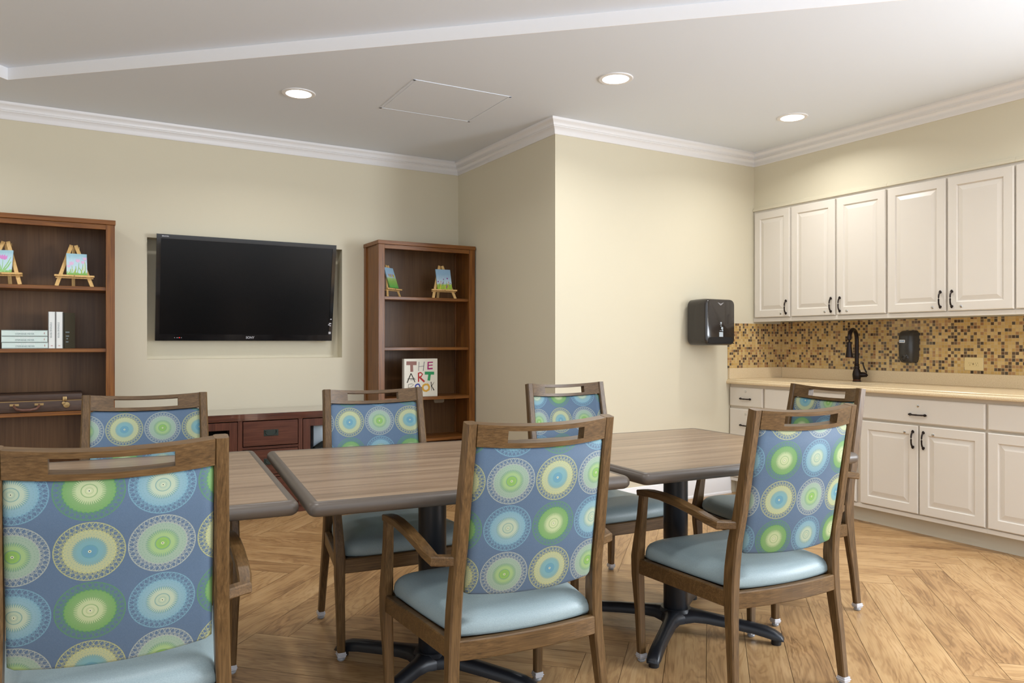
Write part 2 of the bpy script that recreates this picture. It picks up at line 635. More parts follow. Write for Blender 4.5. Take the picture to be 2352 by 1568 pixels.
def build_floor():
    bm = bmesh.new()
    uvl = bm.loops.layers.uv.new('plank')
    tl = bm.faces.layers.float_vector.new('tone') if False else None
    tones = []
    W, L = 0.1524, 1.2192
    g = 0.0009
    rnd = random.Random(5)
    s2 = math.sqrt(0.5)
    ox, oy = 3.896 - ((4 * W + L + 5 * W) * s2), 2.397 - (W - L) * s2
    base = [bm.verts.new(p) for p in ((XL, YR, -0.004), (XR + 0.1, YR, -0.004), (XR + 0.1, YB, -0.004), (XL, YB, -0.004))]
    bf = bm.faces.new(base)
    bf.material_index = 1
    tones.append((0, 0, 0))
    for k in range(-90, 90):
        for j in range(-8, 9):
            for kind in (0, 1):
                if kind == 0:
                    p0, q0, p1, q1 = k * W + 2 * L * j, k * W, k * W + 2 * L * j + L, (k + 1) * W
                else:
                    p0 = k * W + L + 2 * L * j
                    p1, q1 = p0 + W, (k + 1) * W
                    q0 = q1 - L
                c = [(p0 + g, q0 + g), (p1 - g, q0 + g), (p1 - g, q1 - g), (p0 + g, q1 - g)]
                poly = []
                for (p, q) in c:
                    wx, wy = (p + q) * s2 + ox, (q - p) * s2 + oy
                    if kind == 0:
                        u, v = p - p0, q - q0
                    else:
                        u, v = q - q0, p - p0
                    poly.append((wx, wy, u, v))
                if max(a[0] for a in poly) < XL or min(a[0] for a in poly) > XR or max(a[1] for a in poly) < YR or min(a[1] for a in poly) > YB:
                    continue
                poly = clip_poly(poly, XL, XR + 0.1, YR, YB)
                if len(poly) < 3:
                    continue
                f = bm.faces.new([bm.verts.new((a[0], a[1], 0)) for a in poly])
                for lp, a in zip(f.loops, poly):
                    lp[uvl].uv = (a[2], a[3])
                tones.append((rnd.random(), rnd.random(), 0))
    for f in bm.faces:
        if f.normal.z < 0:
            pass
    bm.normal_update()
    me = bpy.data.meshes.new('floor')
    bm.to_mesh(me)
    bm.free()
    me.materials.append(M['floor'])
    me.materials.append(M['seam'])
    at = me.attributes.new('tone', 'FLOAT_VECTOR', 'FACE')
    for i, tn in enumerate(tones):
        at.data[i].vector = tn
    o = bpy.data.objects.new('floor', me)
    COL.objects.link(o)
    struct(o)


build_floor()


def quad_obj(name, quads, mat):
    mb = MB()
    for q in quads:
        mb.bm.faces.new([mb.bm.verts.new(p) for p in q])
    return mb.build(name, mat, smooth=False)


# back wall with the television recess
NX0, NX1, NZ0, NZ1, ND = 0.456, 1.866, 1.096, 1.960, 0.12
mb = MB()
T = 0.16
mb.box(XL, NX0, YB, YB + T, 0, CEIL + 0.1)
mb.box(NX1, X2 + 0.1, YB, YB + T, 0, CEIL + 0.1)
mb.box(NX0, NX1, YB, YB + T, 0, NZ0)
mb.box(NX0, NX1, YB, YB + T, NZ1, CEIL + 0.1)
mb.box(NX0 - 0.01, NX1 + 0.01, YB + ND, YB + T, NZ0 - 0.01, NZ1 + 0.01)
struct(mb.build('wall_back', M['wall'], smooth=False))
# projecting wall block
struct(MB().box(X2, XR + 0.1, Y3, YB + T, 0, CEIL + 0.1).build('wall_front', M['wall'], smooth=False))
# right wall with the window openings behind the camera
mb = MB()
mb.box(XR, XR + 0.12, 0.35, Y3, 0, CEIL + 0.1)
mb.box(XR, XR + 0.12, YR, -2.35, 0, CEIL + 0.1)
mb.box(XR, XR + 0.12, -2.35, 0.35, 0, 0.75)
mb.box(XR, XR + 0.12, -2.35, 0.35, 2.35, CEIL + 0.1)
struct(mb.build('wall_right', M['wall'], smooth=False))
struct(MB().box(XL - 0.12, XL, 2.2, YB, 0, CEIL + 0.1).build('wall_left', M['wall'], smooth=False))
mb = MB()
for y in (-2.35, -1.47, -0.59, 0.29):
    mb.box(XR - 0.03, XR + 0.06, y, y + 0.06, 0.75, 2.35, 0.004)
mb.box(XR - 0.03, XR + 0.06, -2.35, 0.35, 0.75, 0.82, 0.004)
mb.box(XR - 0.03, XR + 0.06, -2.35, 0.35, 2.29, 2.35, 0.004)
struct(mb.build('window_1', M['trim'], smooth=False))
# soffit above the wall cabinets
struct(MB().box(4.880, XR, YR, Y3, 2.300, CEIL + 0.05).build('wall_soffit', M['wall'], smooth=False))

# ceiling with the raised tray
Pc = Vector((-0.33, 5.345))
dA = Vector((3.591, -3.309)).normalized()   # edge running to the right, towards the camera
dB = Vector((-0.69, -0.724)).normalized()
A2 = Pc + dA * 9.5
B2 = Pc + dB * 6.5
mb = MB()
bm = mb.bm


def cq(pts, z):
    bm.faces.new([bm.verts.new((p[0], p[1], z)) for p in pts])


# lower ceiling: region beyond the two tray edges
cq([(Pc.x, Pc.y), (A2.x, A2.y), (9, A2.y), (9, 6.1), (Pc.x, 6.1)], CEIL)
cq([(Pc.x, Pc.y), (Pc.x, 6.1), (-6, 6.1), (-6, B2.y), (B2.x, B2.y)], CEIL)
cq([(Pc.x, Pc.y), (B2.x, B2.y), (-6, B2.y), (-6, -5), (9, -5), (9, A2.y), (A2.x, A2.y)], TRAY)
for q in (A2, B2):
    bm.faces.new([bm.verts.new(p) for p in ((Pc.x, Pc.y, CEIL), (q.x, q.y, CEIL), (q.x, q.y, TRAY), (Pc.x, Pc.y, TRAY))])
o = mb.build('ceiling', M['ceiling'], smooth=False)
struct(o)
# the tray riser is painted as brightly as the mouldings
for nm, q, nrm in (('trim_1', A2, Vector((dA.y, -dA.x))), ('trim_2', B2, Vector((-dB.y, dB.x)))):
    m_ = MB()
    e = 0.004
    if (Pc + nrm - Vector((0, 0))).length > (Pc - nrm).length:
        nrm = -nrm
    a, b = Pc + nrm * e, q + nrm * e
    m_.loft([[(a.x, a.y, CEIL - 0.001), (a.x, a.y, TRAY), (Pc.x, Pc.y, TRAY), (Pc.x, Pc.y, CEIL - 0.001)],
             [(b.x, b.y, CEIL - 0.001), (b.x, b.y, TRAY), (q.x, q.y, TRAY), (q.x, q.y, CEIL - 0.001)]])
    struct(m_.build(nm, M['trim'], smooth=False))

# crown moulding: profile (distance from wall, z)
CP = [(0.0, 2.667), (0.006, 2.667), (0.010, 2.672), (0.013, 2.690), (0.022, 2.706), (0.030, 2.712), (0.033, 2.714), (0.033, 2.720),
      (0.038, 2.722), (0.040, 2.732), (0.046, 2.744), (0.058, 2.752), (0.062, 2.756), (0.062, 2.770), (0.0, 2.770)]


def crown(name, path):
    """path of (x, y, nx, ny) mitred offsets"""
    rings = [[(x + d * nx, y + d * ny, z) for d, z in CP] for x, y, nx, ny in path]
    m_ = MB()
    m_.loft(rings)
    return struct(m_.build(name, M['trim'], angle=50))


crown('trim_3', [(XL, YB, 0, -1), (X2, YB, -1, -1)])
crown('trim_4', [(X2, YB, -1, -1), (X2, Y3, -1, -1)])
crown('trim_5', [(X2, Y3, -1, -1), (4.880, Y3, -1, -1)])
crown('trim_6', [(4.880, Y3, -1, -1), (4.880, YR, -1, 0)])
# baseboards
BP = [(0.0, 0.0), (0.020, 0.0), (0.020, 0.012), (0.014, 0.022), (0.014, 0.112), (0.010, 0.120), (0.008, 0.134), (0.0, 0.140)]


def baseb(name, path):
    m_ = MB()
    m_.loft([[(x + d * nx, y + d * ny, z) for d, z in BP] for x, y, nx, ny in path])
    return struct(m_.build(name, M['trim'], angle=30))


baseb('baseboard_back', [(XL, YB, 0, -1), (X2, YB, -1, -1)])
baseb('baseboard_side', [(X2, YB, -1, -1), (X2, Y3, -1, -1)])
baseb('baseboard_front', [(X2, Y3, -1, -1), (4.600, Y3, 0, -1)])

# mosaic splashback on both walls of the sink corner
struct(MB().box(XR - 0.006, XR, 1.2, Y3, 1.007, 1.385).build('wall_tile_right', M['tile'], smooth=False))
struct(MB().box(4.573, XR - 0.006, Y3 - 0.006, Y3, 1.007, 1.371).build('wall_tile_front', M['tile'], smooth=False))

# recessed lights
for i, (x, y, z) in enumerate(DOWN):
    if i == 0:
        lab = 'round recessed ceiling light above the wall-mounted television'
    elif i == 1:
        lab = 'round recessed ceiling light in the middle, near the projecting wall corner'
    elif i == 2:
        lab = 'round recessed ceiling light nearest the white wall cabinets'
    else:
        lab = ['round recessed light above the near wall cabinets, outside the frame', 'round recessed light above the near end of the counter, outside the frame', 'round recessed light above the left bookcase, outside the frame',
               'round recessed light above the middle table, outside the frame', 'round recessed light above the centre chair, outside the frame', 'round recessed light at the left side of the tray, outside the frame', 'round recessed light behind the camera, outside the frame'][i - 3]
    t_ = thing('recessed_light', lab, 'ceiling light', (x, y, z), group='recessed ceiling lights')
    MB().lathe([(0.078, -0.006), (0.098, -0.006), (0.102, -0.003), (0.102, 0.0), (0.078, 0.0)], n=40).build('trim_ring', M['trim'], t_)
    MB().lathe([(0.0, -0.003), (0.082, -0.003), (0.082, 0.0), (0.0, 0.0)], n=40).build('lens', M['lamp'], t_)
# ceiling access panel
t_ = thing('access_panel', 'thin white square access panel set flush in the ceiling', 'ceiling hatch', (2.075, 4.415, CEIL), R(-1.5))
mb = MB()
for (x0, x1, y0, y1) in ((-0.33, 0.33, -0.31, -0.295), (-0.33, 0.33, 0.295, 0.31), (-0.33, -0.315, -0.31, 0.31), (0.315, 0.33, -0.31, 0.31)):
    mb.box(x0, x1, y0, y1, -0.003, 0.0)
mb.build('frame', M['ceiling'], t_, smooth=False)
MB().box(-0.311, 0.311, -0.291, 0.291, -0.002, 0.0).build('door', M['ceiling'], t_, smooth=False)


# ------------------------------------------------------------------ kitchen
def facing(xf):
    """maps (y, z, out) to world for a front facing -x at x = xf"""
    return lambda y, z, o_: (xf - o_, y, z)


def ring_panel(mb, F, y0, y1, z0, z1, steps):
    rings = []
    for ins, o_ in steps:
        a, b, c, d = y0 + ins, y1 - ins, z0 + ins, z1 - ins
        rings.append([F(a, c, o_), F(b, c, o_), F(b, d, o_), F(a, d, o_)])
    mb.loft(rings)


RAISED = [(0, 0), (0, 0.013), (0.005, 0.018), (0.056, 0.018), (0.062, 0.009), (0.067, 0.009), (0.094, 0.0165)]
SLAB = [(0, 0), (0, 0.012), (0.007, 0.018)]


def pull(parent, F, y, z, vertical, L=0.094):
    mb = MB()
    h = L / 2
    pts = []
    for k in range(9):
        s_ = -1 + 2 * k / 8
        o_ = 0.018 + 0.007 + 0.016 * (1 - abs(s_) ** 4)
        q = (y, z + s_ * h, o_) if vertical else (y + s_ * h, z, o_)
        pts.append(F(*q))
    mb.tube(pts, [0.0045, 0.0052, 0.0048, 0.0048, 0.0055, 0.0048, 0.0048, 0.0052, 0.0045], 10)
    for s_ in (-1, 1):
        q = F(y, z + s_ * h, 0.018) if vertical else F(y + s_ * h, z, 0.018)
        mb.lathe([(0.0, 0), (0.008, -0.001), (0.0085, -0.008), (0.006, -0.013), (0.0, -0.015)], q, 12, 'x')
        q2 = F(y, z + s_ * (h + 0.006), 0.024) if vertical else F(y + s_ * (h + 0.006), z, 0.024)
        mb.lathe([(0.0, 0.006), (0.005, 0.004), (0.0068, 0), (0.005, -0.005), (0.0, -0.0065)], q2, 10, 'x')
    mb.build('handle', M['bronze'], parent)


def lock(parent, F, y, z):
    mb = MB()
    mb.lathe([(0.0, 0.0), (0.0095, 0.0), (0.0095, -0.003), (0.007, -0.0045), (0.0, -0.0045)], F(y, z, 0.0165), 16, 'x')
    mb.lathe([(0.0, 0.0), (0.003, 0.0), (0.003, -0.002), (0.0, -0.002)], F(y, z, 0.021), 8, 'x')
    mb.build('lock', M['chrome'], parent)


def relabel(objs, root):
    for o_ in objs:
        o_.parent = root


def upper(lab, y0, y1, doors):
    t_ = thing('wall_cabinet', lab, 'cabinet', (0, 0, 0), group='white wall cabinets')
    mb = MB()
    mb.box(4.877, 5.200, y0, y1, 1.400, 2.300)
    mb.box(4.871, 4.890, y0, y1, 1.385, 1.414, 0.001)
    mb.build('body', M['cabinet'], t_, smooth=False)
    mb = MB()
    mb.box(4.860, 4.880, y0, y1, 2.296, 2.312, 0.002)
    mb.box(4.868, 4.880, y0, y1, 2.312, 2.326, 0.002)
    mb.build('top_moulding', M['wall'], t_, smooth=False)
    F = facing(4.875)
    for (a, b, side) in doors:
        mb = MB()
        ring_panel(mb, F, a, b, 1.419, 2.277, RAISED)
        d = mb.build('door', M['cabinet'], t_, smooth=False)
        hy = a + 0.030 if side < 0 else b - 0.030
        pull(d, F, hy, 1.495, True)
        lock(d, F, hy + (0.055 if side < 0 else -0.055), 1.446)
    return t_


upper('narrow single-door white wall cabinet against the plain wall', 3.976, 4.356, [(3.986, 4.335, -1)])
upper('double-door white wall cabinet directly above the faucet, lit brightest', 3.173, 3.976, [(3.580, 3.969, -1), (3.181, 3.565, 1)])
upper('double-door white wall cabinet above the dark soap dispenser and outlet', 2.353, 3.173, [(2.766, 3.165, -1), (2.359, 2.752, 1)])
upper('white wall cabinet cut off by the right edge of the photo', 1.540, 2.353, [(1.950, 2.347, -1), (1.550, 1.940, 1)])


def base(lab, y0, y1, drawers, doors, locks=True):
    t_ = thing('base_cabinet', lab, 'cabinet', (0, 0, 0), group='white base cabinets')
    mb = MB()
    if 'sink' in lab:
        mb.box(4.605, 5.200, y0, y1, 0.105, 0.700)
        mb.box(4.605, 4.625, y0, y1, 0.700, 0.884)
    else:
        mb.box(4.605, 5.200, y0, y1, 0.105, 0.884)
    mb.build('body', M['cabinet_in'], t_, smooth=False)
    mb = MB()
    mb.box(4.660, 4.675, y0, y1, 0.0, 0.105)
    mb.build('toe_kick', M['kick'], t_, smooth=False)
    MB().box(4.597, 4.606, y0, y1, 0.105, 0.130, 0.001).build('bottom_rail', M['cabinet'], t_, smooth=False)
    F = facing(4.603)
    for (a, b, c, d, hz, lz) in drawers:
        mb = MB()
        ring_panel(mb, F, a, b, c, d, SLAB)
        dr = mb.build('drawer' if hz else 'false_front', M['cabinet'], t_, smooth=False)
        if hz:
            pull(dr, F, (a + b) / 2, hz, False)
            lock(dr, F, (a + b) / 2 + 0.0, lz)
    for (a, b, side) in doors:
        mb = MB()
        ring_panel(mb, F, a, b, 0.137, 0.693, RAISED)
        d = mb.build('door', M['cabinet'], t_, smooth=False)
        hy = a + 0.030 if side < 0 else b - 0.030
        pull(d, F, hy, 0.605, True, 0.094)
        lock(d, F, hy + (0.058 if side < 0 else -0.058), 0.645)
    return t_


base('white three-drawer base cabinet against the plain wall', 4.005, 4.356,
     [(4.015, 4.350, 0.708, 0.858, 0.770, 0.828), (4.015, 4.350, 0.424, 0.688, 0.560, 0.648), (4.015, 4.350, 0.140, 0.404, 0.276, 0.364)], [])
base('white sink base cabinet mostly hidden behind the end chair', 3.195, 4.005,
     [(3.215, 3.998, 0.708, 0.858, 0, 0)], [(3.612, 3.998, -1), (3.215, 3.604, 1)])
base('white base cabinet with one wide drawer over two raised-panel doors', 2.373, 3.195,
     [(2.381, 3.185, 0.708, 0.858, 0.762, 0.818)], [(2.783, 3.185, -1), (2.381, 2.775, 1)])
base('white base cabinet cut off by the right edge of the photo', 1.550, 2.373,
     [(1.560, 2.367, 0.708, 0.858, 0.762, 0.818)], [(1.968, 2.367, -1), (1.560, 1.960, 1)])

# countertop with two bowl cut-outs
ct = thing('countertop', 'long beige stone countertop running along the base cabinets', 'countertop')
XF = 4.559
bowls = [(4.70, 5.02, 3.60, 3.93), (4.70, 5.02, 3.23, 3.54)]
mb = MB()
mb.box(XF + 0.02, bowls[0][0], 1.5, Y3 - 0.001, 0.886, 0.922)
mb.box(bowls[0][1], XR - 0.001, 1.5, Y3 - 0.001, 0.886, 0.922)
for (a, b) in ((3.93, Y3 - 0.001), (3.54, 3.60), (1.5, 3.23)):
    mb.box(4.70, 5.02, a, b, 0.886, 0.922)
# stepped nosing
prof = [(0.02, 0.886), (0.002, 0.886), (0.0, 0.889), (0.0, 0.905), (0.003, 0.909), (0.010, 0.911), (0.010, 0.918), (0.014, 0.922), (0.0205, 0.922)]
mb.loft([[(XF + d, y, z) for d, z in prof] for y in (1.5, Y3 - 0.001)])
mb.build('worktop', M['counter'], ct, angle=40)
mb = MB()
mb.box(XR - 0.020, XR - 0.001, 1.5, Y3 - 0.022, 0.922, 1.007, 0.002)
mb.box(4.575, XR - 0.001, Y3 - 0.021, Y3 - 0.001, 0.922, 1.007, 0.002)
mb.build('splashback', M['counter'], ct, smooth=False)
# sink
sk = thing('sink', 'stainless steel double-bowl sink sunk into the beige countertop', 'sink')
for (a, b, c, d) in bowls:
    mb = MB()
    cx, cy, w, h = (a + b) / 2, (c + d) / 2, b - a, d - c
    rings = []
    for ins, z, r in ((-0.010, 0.885, 0.06), (-0.010, 0.882, 0.06), (0.006, 0.882, 0.05), (0.010, 0.80, 0.05), (0.02, 0.745, 0.05), (0.05, 0.735, 0.04), (0.12, 0.733, 0.03)):
        rings.append([(x, y, z) for x, y in rrect(w - 2 * ins, h - 2 * ins, r, 5, cx, cy)])
    mb.loft(rings, cap=False)
    mb.bm.faces.new([mb.bm.verts.new(p) for p in rings[-1]])
    bo = mb.build('bowl', M['steel'], sk)
    MB().lathe([(0.0, 0.0), (0.045, 0.0), (0.045, 0.003), (0.035, 0.004), (0.0, 0.001)], (cx, cy, 0.7335), 24).build('drain', M['chrome'], bo)

# faucet
fx, fy = 5.105, 3.572
fc = thing('faucet', 'tall dark bronze gooseneck pull-down faucet behind the sink', 'faucet', (fx, fy, 0.922))
MB().lathe([(0.0, 0.0), (0.030, 0.0), (0.030, 0.006), (0.026, 0.010), (0.027, 0.016), (0.030, 0.035), (0.031, 0.055), (0.026, 0.080),
            (0.019, 0.095), (0.018, 0.100), (0.020, 0.103), (0.020, 0.108), (0.016, 0.118), (0.018, 0.124), (0.018, 0.130), (0.013, 0.136), (0.0, 0.136)], n=28).build('body', M['bronze'], fc)
dv = Vector((-0.965, -0.26, 0)).normalized()
pts = [Vector((0, 0, 0.13)), Vector((0, 0, 0.20)), Vector((0, 0, 0.27)), Vector((0, 0, 0.315))]
for k in range(1, 13):
    a = PI * k / 12
    pts.append(Vector((0, 0, 0.315)) + dv * (0.075 * (1 - math.cos(a))) + Vector((0, 0, 0.075 * math.sin(a))))
pts.append(pts[-1] + Vector((0, 0, -0.02)))
MB().tube(pts, 0.0145, 14).build('spout', M['bronze'], fc)
hd = pts[-1]
MB().lathe([(0.0, 0.0), (0.015, 0.0), (0.016, -0.012), (0.017, -0.035), (0.021, -0.068), (0.0255, -0.095), (0.0265, -0.108), (0.024, -0.112), (0.0, -0.112)], hd, 20).build('spray_head', M['bronze'], fc)
MB().lathe([(0.0235, -0.1110), (0.0260, -0.1110), (0.0260, -0.1135), (0.0235, -0.1135)], hd, 20).build('spray_ring', M['bronze_edge'], fc)
rtv = Vector((0.45, -0.89, 0)).normalized()
mb = MB()
mb.tube([rtv * 0.01 + Vector((0, 0, 0.050)), rtv * 0.035 + Vector((0, 0, 0.052)), rtv * 0.055 + Vector((0, 0, 0.052)), rtv * 0.068 + Vector((0, 0, 0.052))], [0.019, 0.020, 0.018, 0.008], 14)
mb.tube([rtv * 0.062 + Vector((0, 0, 0.036)), rtv * 0.070 + Vector((0, 0, 0.050)), rtv * 0.064 + Vector((0, 0, 0.075)), rtv * 0.052 + Vector((0, 0, 0.100)), rtv * 0.044 + Vector((0, 0, 0.128)), rtv * 0.043 + Vector((0, 0, 0.145))],
        [0.005, 0.0085, 0.0065, 0.005, 0.005, 0.0065], 10)
mb.build('lever', M['bronze'], fc)
MB().lathe([(0.0275, 0.0105), (0.0285, 0.0105), (0.0285, 0.0135), (0.0275, 0.0135)], n=24).build('copper_ring', M['bronze_edge'], fc)

# soap dispenser on the tiles
sd = thing('soap_dispenser', 'dark grey wall soap dispenser on the mosaic tiles right of the faucet', 'dispenser', (XR - 0.006, 3.205, 1.07))
mb = MB()
rings = []
for z, ow, od in ((0.0, 0.036, 0.050), (0.006, 0.048, 0.070), (0.03, 0.056, 0.086), (0.10, 0.058, 0.090), (0.19, 0.058, 0.086), (0.215, 0.056, 0.076), (0.228, 0.048, 0.060), (0.232, 0.034, 0.040)):
    ring = [(0.0, -ow, z)]
    for k in range(13):
        a = PI * k / 12
        c, s_ = math.cos(a), math.sin(a)
        ring.append((-od * (s_ ** 0.45 if s_ > 0 else 0) - 0.001, -ow * (abs(c) ** 0.5) * (1 if c > 0 else -1), z))
    ring.append((0.0, ow, z))
    rings.append(ring)
mb.loft(rings)
mb.build('housing', M['dark_plastic'], sd, angle=40)
MB().lathe([(0.0, -0.004), (0.024, -0.003), (0.028, 0.0), (0.028, 0.004), (0.0, 0.004)], (-0.0870, -0.004, 0.036), 24, 'x').build('push_bar', M['dispenser'], sd)
lb = MB()
lb.loft([[(x, y, z) for y, z in rrect(0.042, 0.021, 0.004, 3, 0.014, 0.155)] for x in (-0.084, -0.0925)])
lo = lb.build('label_plate', M['white_paper'], sd)
blue = flat('label_blue', (40, 120, 170))
text_mesh('ECOLAB', 0.014, blue, 'lettering', lo, Matrix.Translation((-0.0928, 0.014, 0.155)) @ Matrix(((0, 0, -1, 0), (-1, 0, 0, 0), (0, 1, 0, 0), (0, 0, 0, 1))), width=0.034, bold=0.0004)

# outlet
ol = thing('electrical_outlet', 'almond electrical outlet plate on the mosaic tiles', 'outlet', (XR - 0.006, 2.772, 1.073))
m_ = MB()
m_.loft([[(-o_, y, z) for y, z in rrect(0.122 - 2 * i_, 0.088 - 2 * i_, 0.006, 3)] for i_, o_ in ((0, 0), (0, 0.003), (0.003, 0.006))])
m_.build('plate', M['outlet'], ol)
m_ = MB()
m_.box(-0.009, -0.004, -0.034, 0.034, -0.017, 0.017, 0.001)
rc = m_.build('receptacle', M['outlet'], ol, smooth=False)
m_ = MB()
for y in (-0.021, 0.021):
    m_.box(-0.0095, -0.006, y - 0.008, y - 0.006, 0.002, 0.009)
    m_.box(-0.0095, -0.006, y + 0.004, y + 0.006, 0.002, 0.009)
    m_.lathe([(0.0, 0.0), (0.0025, 0.0), (0.0025, -0.0035), (0.0, -0.0035)], (-0.006, y, -0.007), 8, 'x')
m_.box(-0.0098, -0.008, -0.004, 0.004, -0.006, -0.001)
m_.box(-0.0098, -0.008, -0.004, 0.004, 0.001, 0.006)
m_.build('slots', flat('outlet_slots', (110, 88, 50)), rc, smooth=False)

# paper towel dispenser
pd = thing('paper_towel_dispenser', 'glossy black paper towel dispenser mounted on the white wall', 'dispenser', (4.262, Y3, 1.193))
mb = MB()
MBK = [(0.0, 0.09, 0.275, 0.012), (-0.03, 0.10, 0.29, 0.02), (-0.035, 0.155, 0.35, 0.05), (-0.10, 0.158, 0.356, 0.05), (-0.165, 0.158, 0.357, 0.05), (-0.205, 0.155, 0.352, 0.046), (-0.222, 0.150, 0.342, 0.040), (-0.228, 0.143, 0.330, 0.034)]
rings = []
for (y, hw, hh, r) in MBK:
    if y > -0.034:
        hw, hh = hw + 0.03, hh - 0.02
    rings.append([(x, y, z) for x, z in rrect(2 * hw, hh, r, 6, 0.0, 0.178)])
mb.loft(rings)
mb.build('cover', M['dispenser'], pd, angle=50)
m_ = MB()
m_.loft([[(x, y, z) for x, z in rrect(0.262, 0.046, 0.022, 6, 0.0, 0.040)] for y in (-0.224, -0.230)])
m_.build('paper_slot', M['black_in'], pd)
m_ = MB()
m_.loft([[(x * k, -0.232, z) for x, z in ((-0.132, 0.016), (0.132, 0.016), (0.134, 0.020), (-0.134, 0.020))] if False else [(x, y, z) for x, z in rrect(0.27, 0.006, 0.002, 2, 0.0, 0.016)] for y, k in ((-0.222, 1), (-0.236, 1))])
m_.build('lower_lip', M['dispenser'], pd)
m_ = MB()
m_.box(-0.016, 0.024, -0.2302, -0.2275, 0.066, 0.102, 0.001)
m_.box(-0.010, 0.012, -0.2302, -0.2275, 0.112, 0.1145)
m_.box(0.014, 0.024, -0.2302, -0.2275, 0.108, 0.122, 0.001)
m_.lathe([(0.0, 0.0), (0.010, 0.0), (0.010, -0.002), (0.0, -0.002)], (0.014, -0.2280, 0.132), 14, 'y')
m_.lathe([(0.0, 0.0), (0.004, 0.0), (0.004, -0.002), (0.0, -0.002)], (0.002, -0.2280, 0.148), 10, 'y')
m_.box(-0.008, 0.010, -0.2302, -0.2275, 0.158, 0.1605)
m_.box(-0.004, 0.010, -0.2302, -0.2275, 0.165, 0.178, 0.001)
m_.build('instruction_symbols', flat('pale_print', (185, 196, 204)), pd, smooth=False)
m_ = MB()
for k in range(3):
    w_ = 0.030 - k * 0.007
    ribbon(m_, [(-w_ + 2 * w_ * q / 8, 0.326 - k * 0.005 - 0.010 * abs(-1 + 2 * q / 8) * -1 - 0.010) for q in range(9)], 0.0022, -0.2275, 0.0012)
m_.build('emblem', M['silver'], pd, smooth=False)

# ------------------------------------------------------------------ television
TVA = math.atan2(0.13, 0.752)
tv = thing('television', 'large black flat television hung tilted in the wall recess', 'television', (1.150, 5.915, 1.229))
tv.rotation_euler = (TVA, 0, 0)
TW, THt = 1.282, 0.760
mb = MB()
# frame ring
xo, xi = TW / 2, TW / 2 - 0.028
zb, zt = 0.046, THt - 0.030
for (x0, x1, z0, z1) in ((-xo, -xi, 0, THt), (xi, xo, 0, THt), (-xi, xi, 0, zb), (-xi, xi, zt, THt)):
    mb.box(x0, x1, 0.0, 0.035, z0, z1)
mb.build('bezel', M['black_gloss'], tv, smooth=False)
MB().box(-xi, xi, 0.004, 0.030, zb, zt).build('screen', M['screen'], tv, smooth=False)
MB().box(-0.56, 0.56, 0.030, 0.050, 0.03, THt - 0.06, 0.008).build('rear_housing', M['rubber'], tv, smooth=False)
MB().box(-0.15, 0.15, 0.045, 0.066, 0.06, 0.30, 0.002).build('wall_bracket', M['black_metal'], tv, smooth=False)
XZ = Matrix(((1, 0, 0, 0), (0, 0, -1, 0), (0, 1, 0, 0), (0, 0, 0, 1)))
text_mesh('SONY', 0.024, M['silver'], 'lettering', tv, Matrix.Translation((0.012, -0.0006, 0.024)) @ XZ, width=0.062, bold=0.0006)
text_mesh('BRAVIA', 0.012, M['silver'], 'lettering', tv, Matrix.Translation((-0.585, -0.0006, THt - 0.014)) @ XZ, width=0.045, bold=0.0003)
m_ = MB()
for x in (-0.515, -0.500, -0.492, -0.470):
    m_.box(x, x + 0.005, -0.001, 0.001, 0.020, 0.024)
m_.build('indicator', M['silver'], tv, smooth=False)
MB().box(-0.483, -0.477, -0.001, 0.001, 0.020, 0.025).build('power_lamp', M['red'], tv, smooth=False)
m_ = MB()
for (x, z, w_, h_) in ((0.62, 0.17, 0.012, 0.008), (0.612, 0.135, 0.018, 0.009), (0.606, 0.125, 0.012, 0.008), (0.618, 0.118, 0.010, 0.008), (0.612, 0.055, 0.018, 0.018)):
    m_.box(x, x + w_, -0.001, 0.001, z, z + h_)
m_.build('stickers', M['silver'], tv, smooth=False)
MB().tube([(0.52, 0.02, 0.0), (0.535, 0.018, -0.010), (0.56, 0.016, -0.014), (0.59, 0.018, -0.008), (0.60, 0.02, 0.0)], 0.002, 8).build('cable', flat('cream_cable', (214, 200, 160)), tv)


# ------------------------------------------------------------------ bookcases
SH = [1.577, 1.178, 0.779, 0.445]


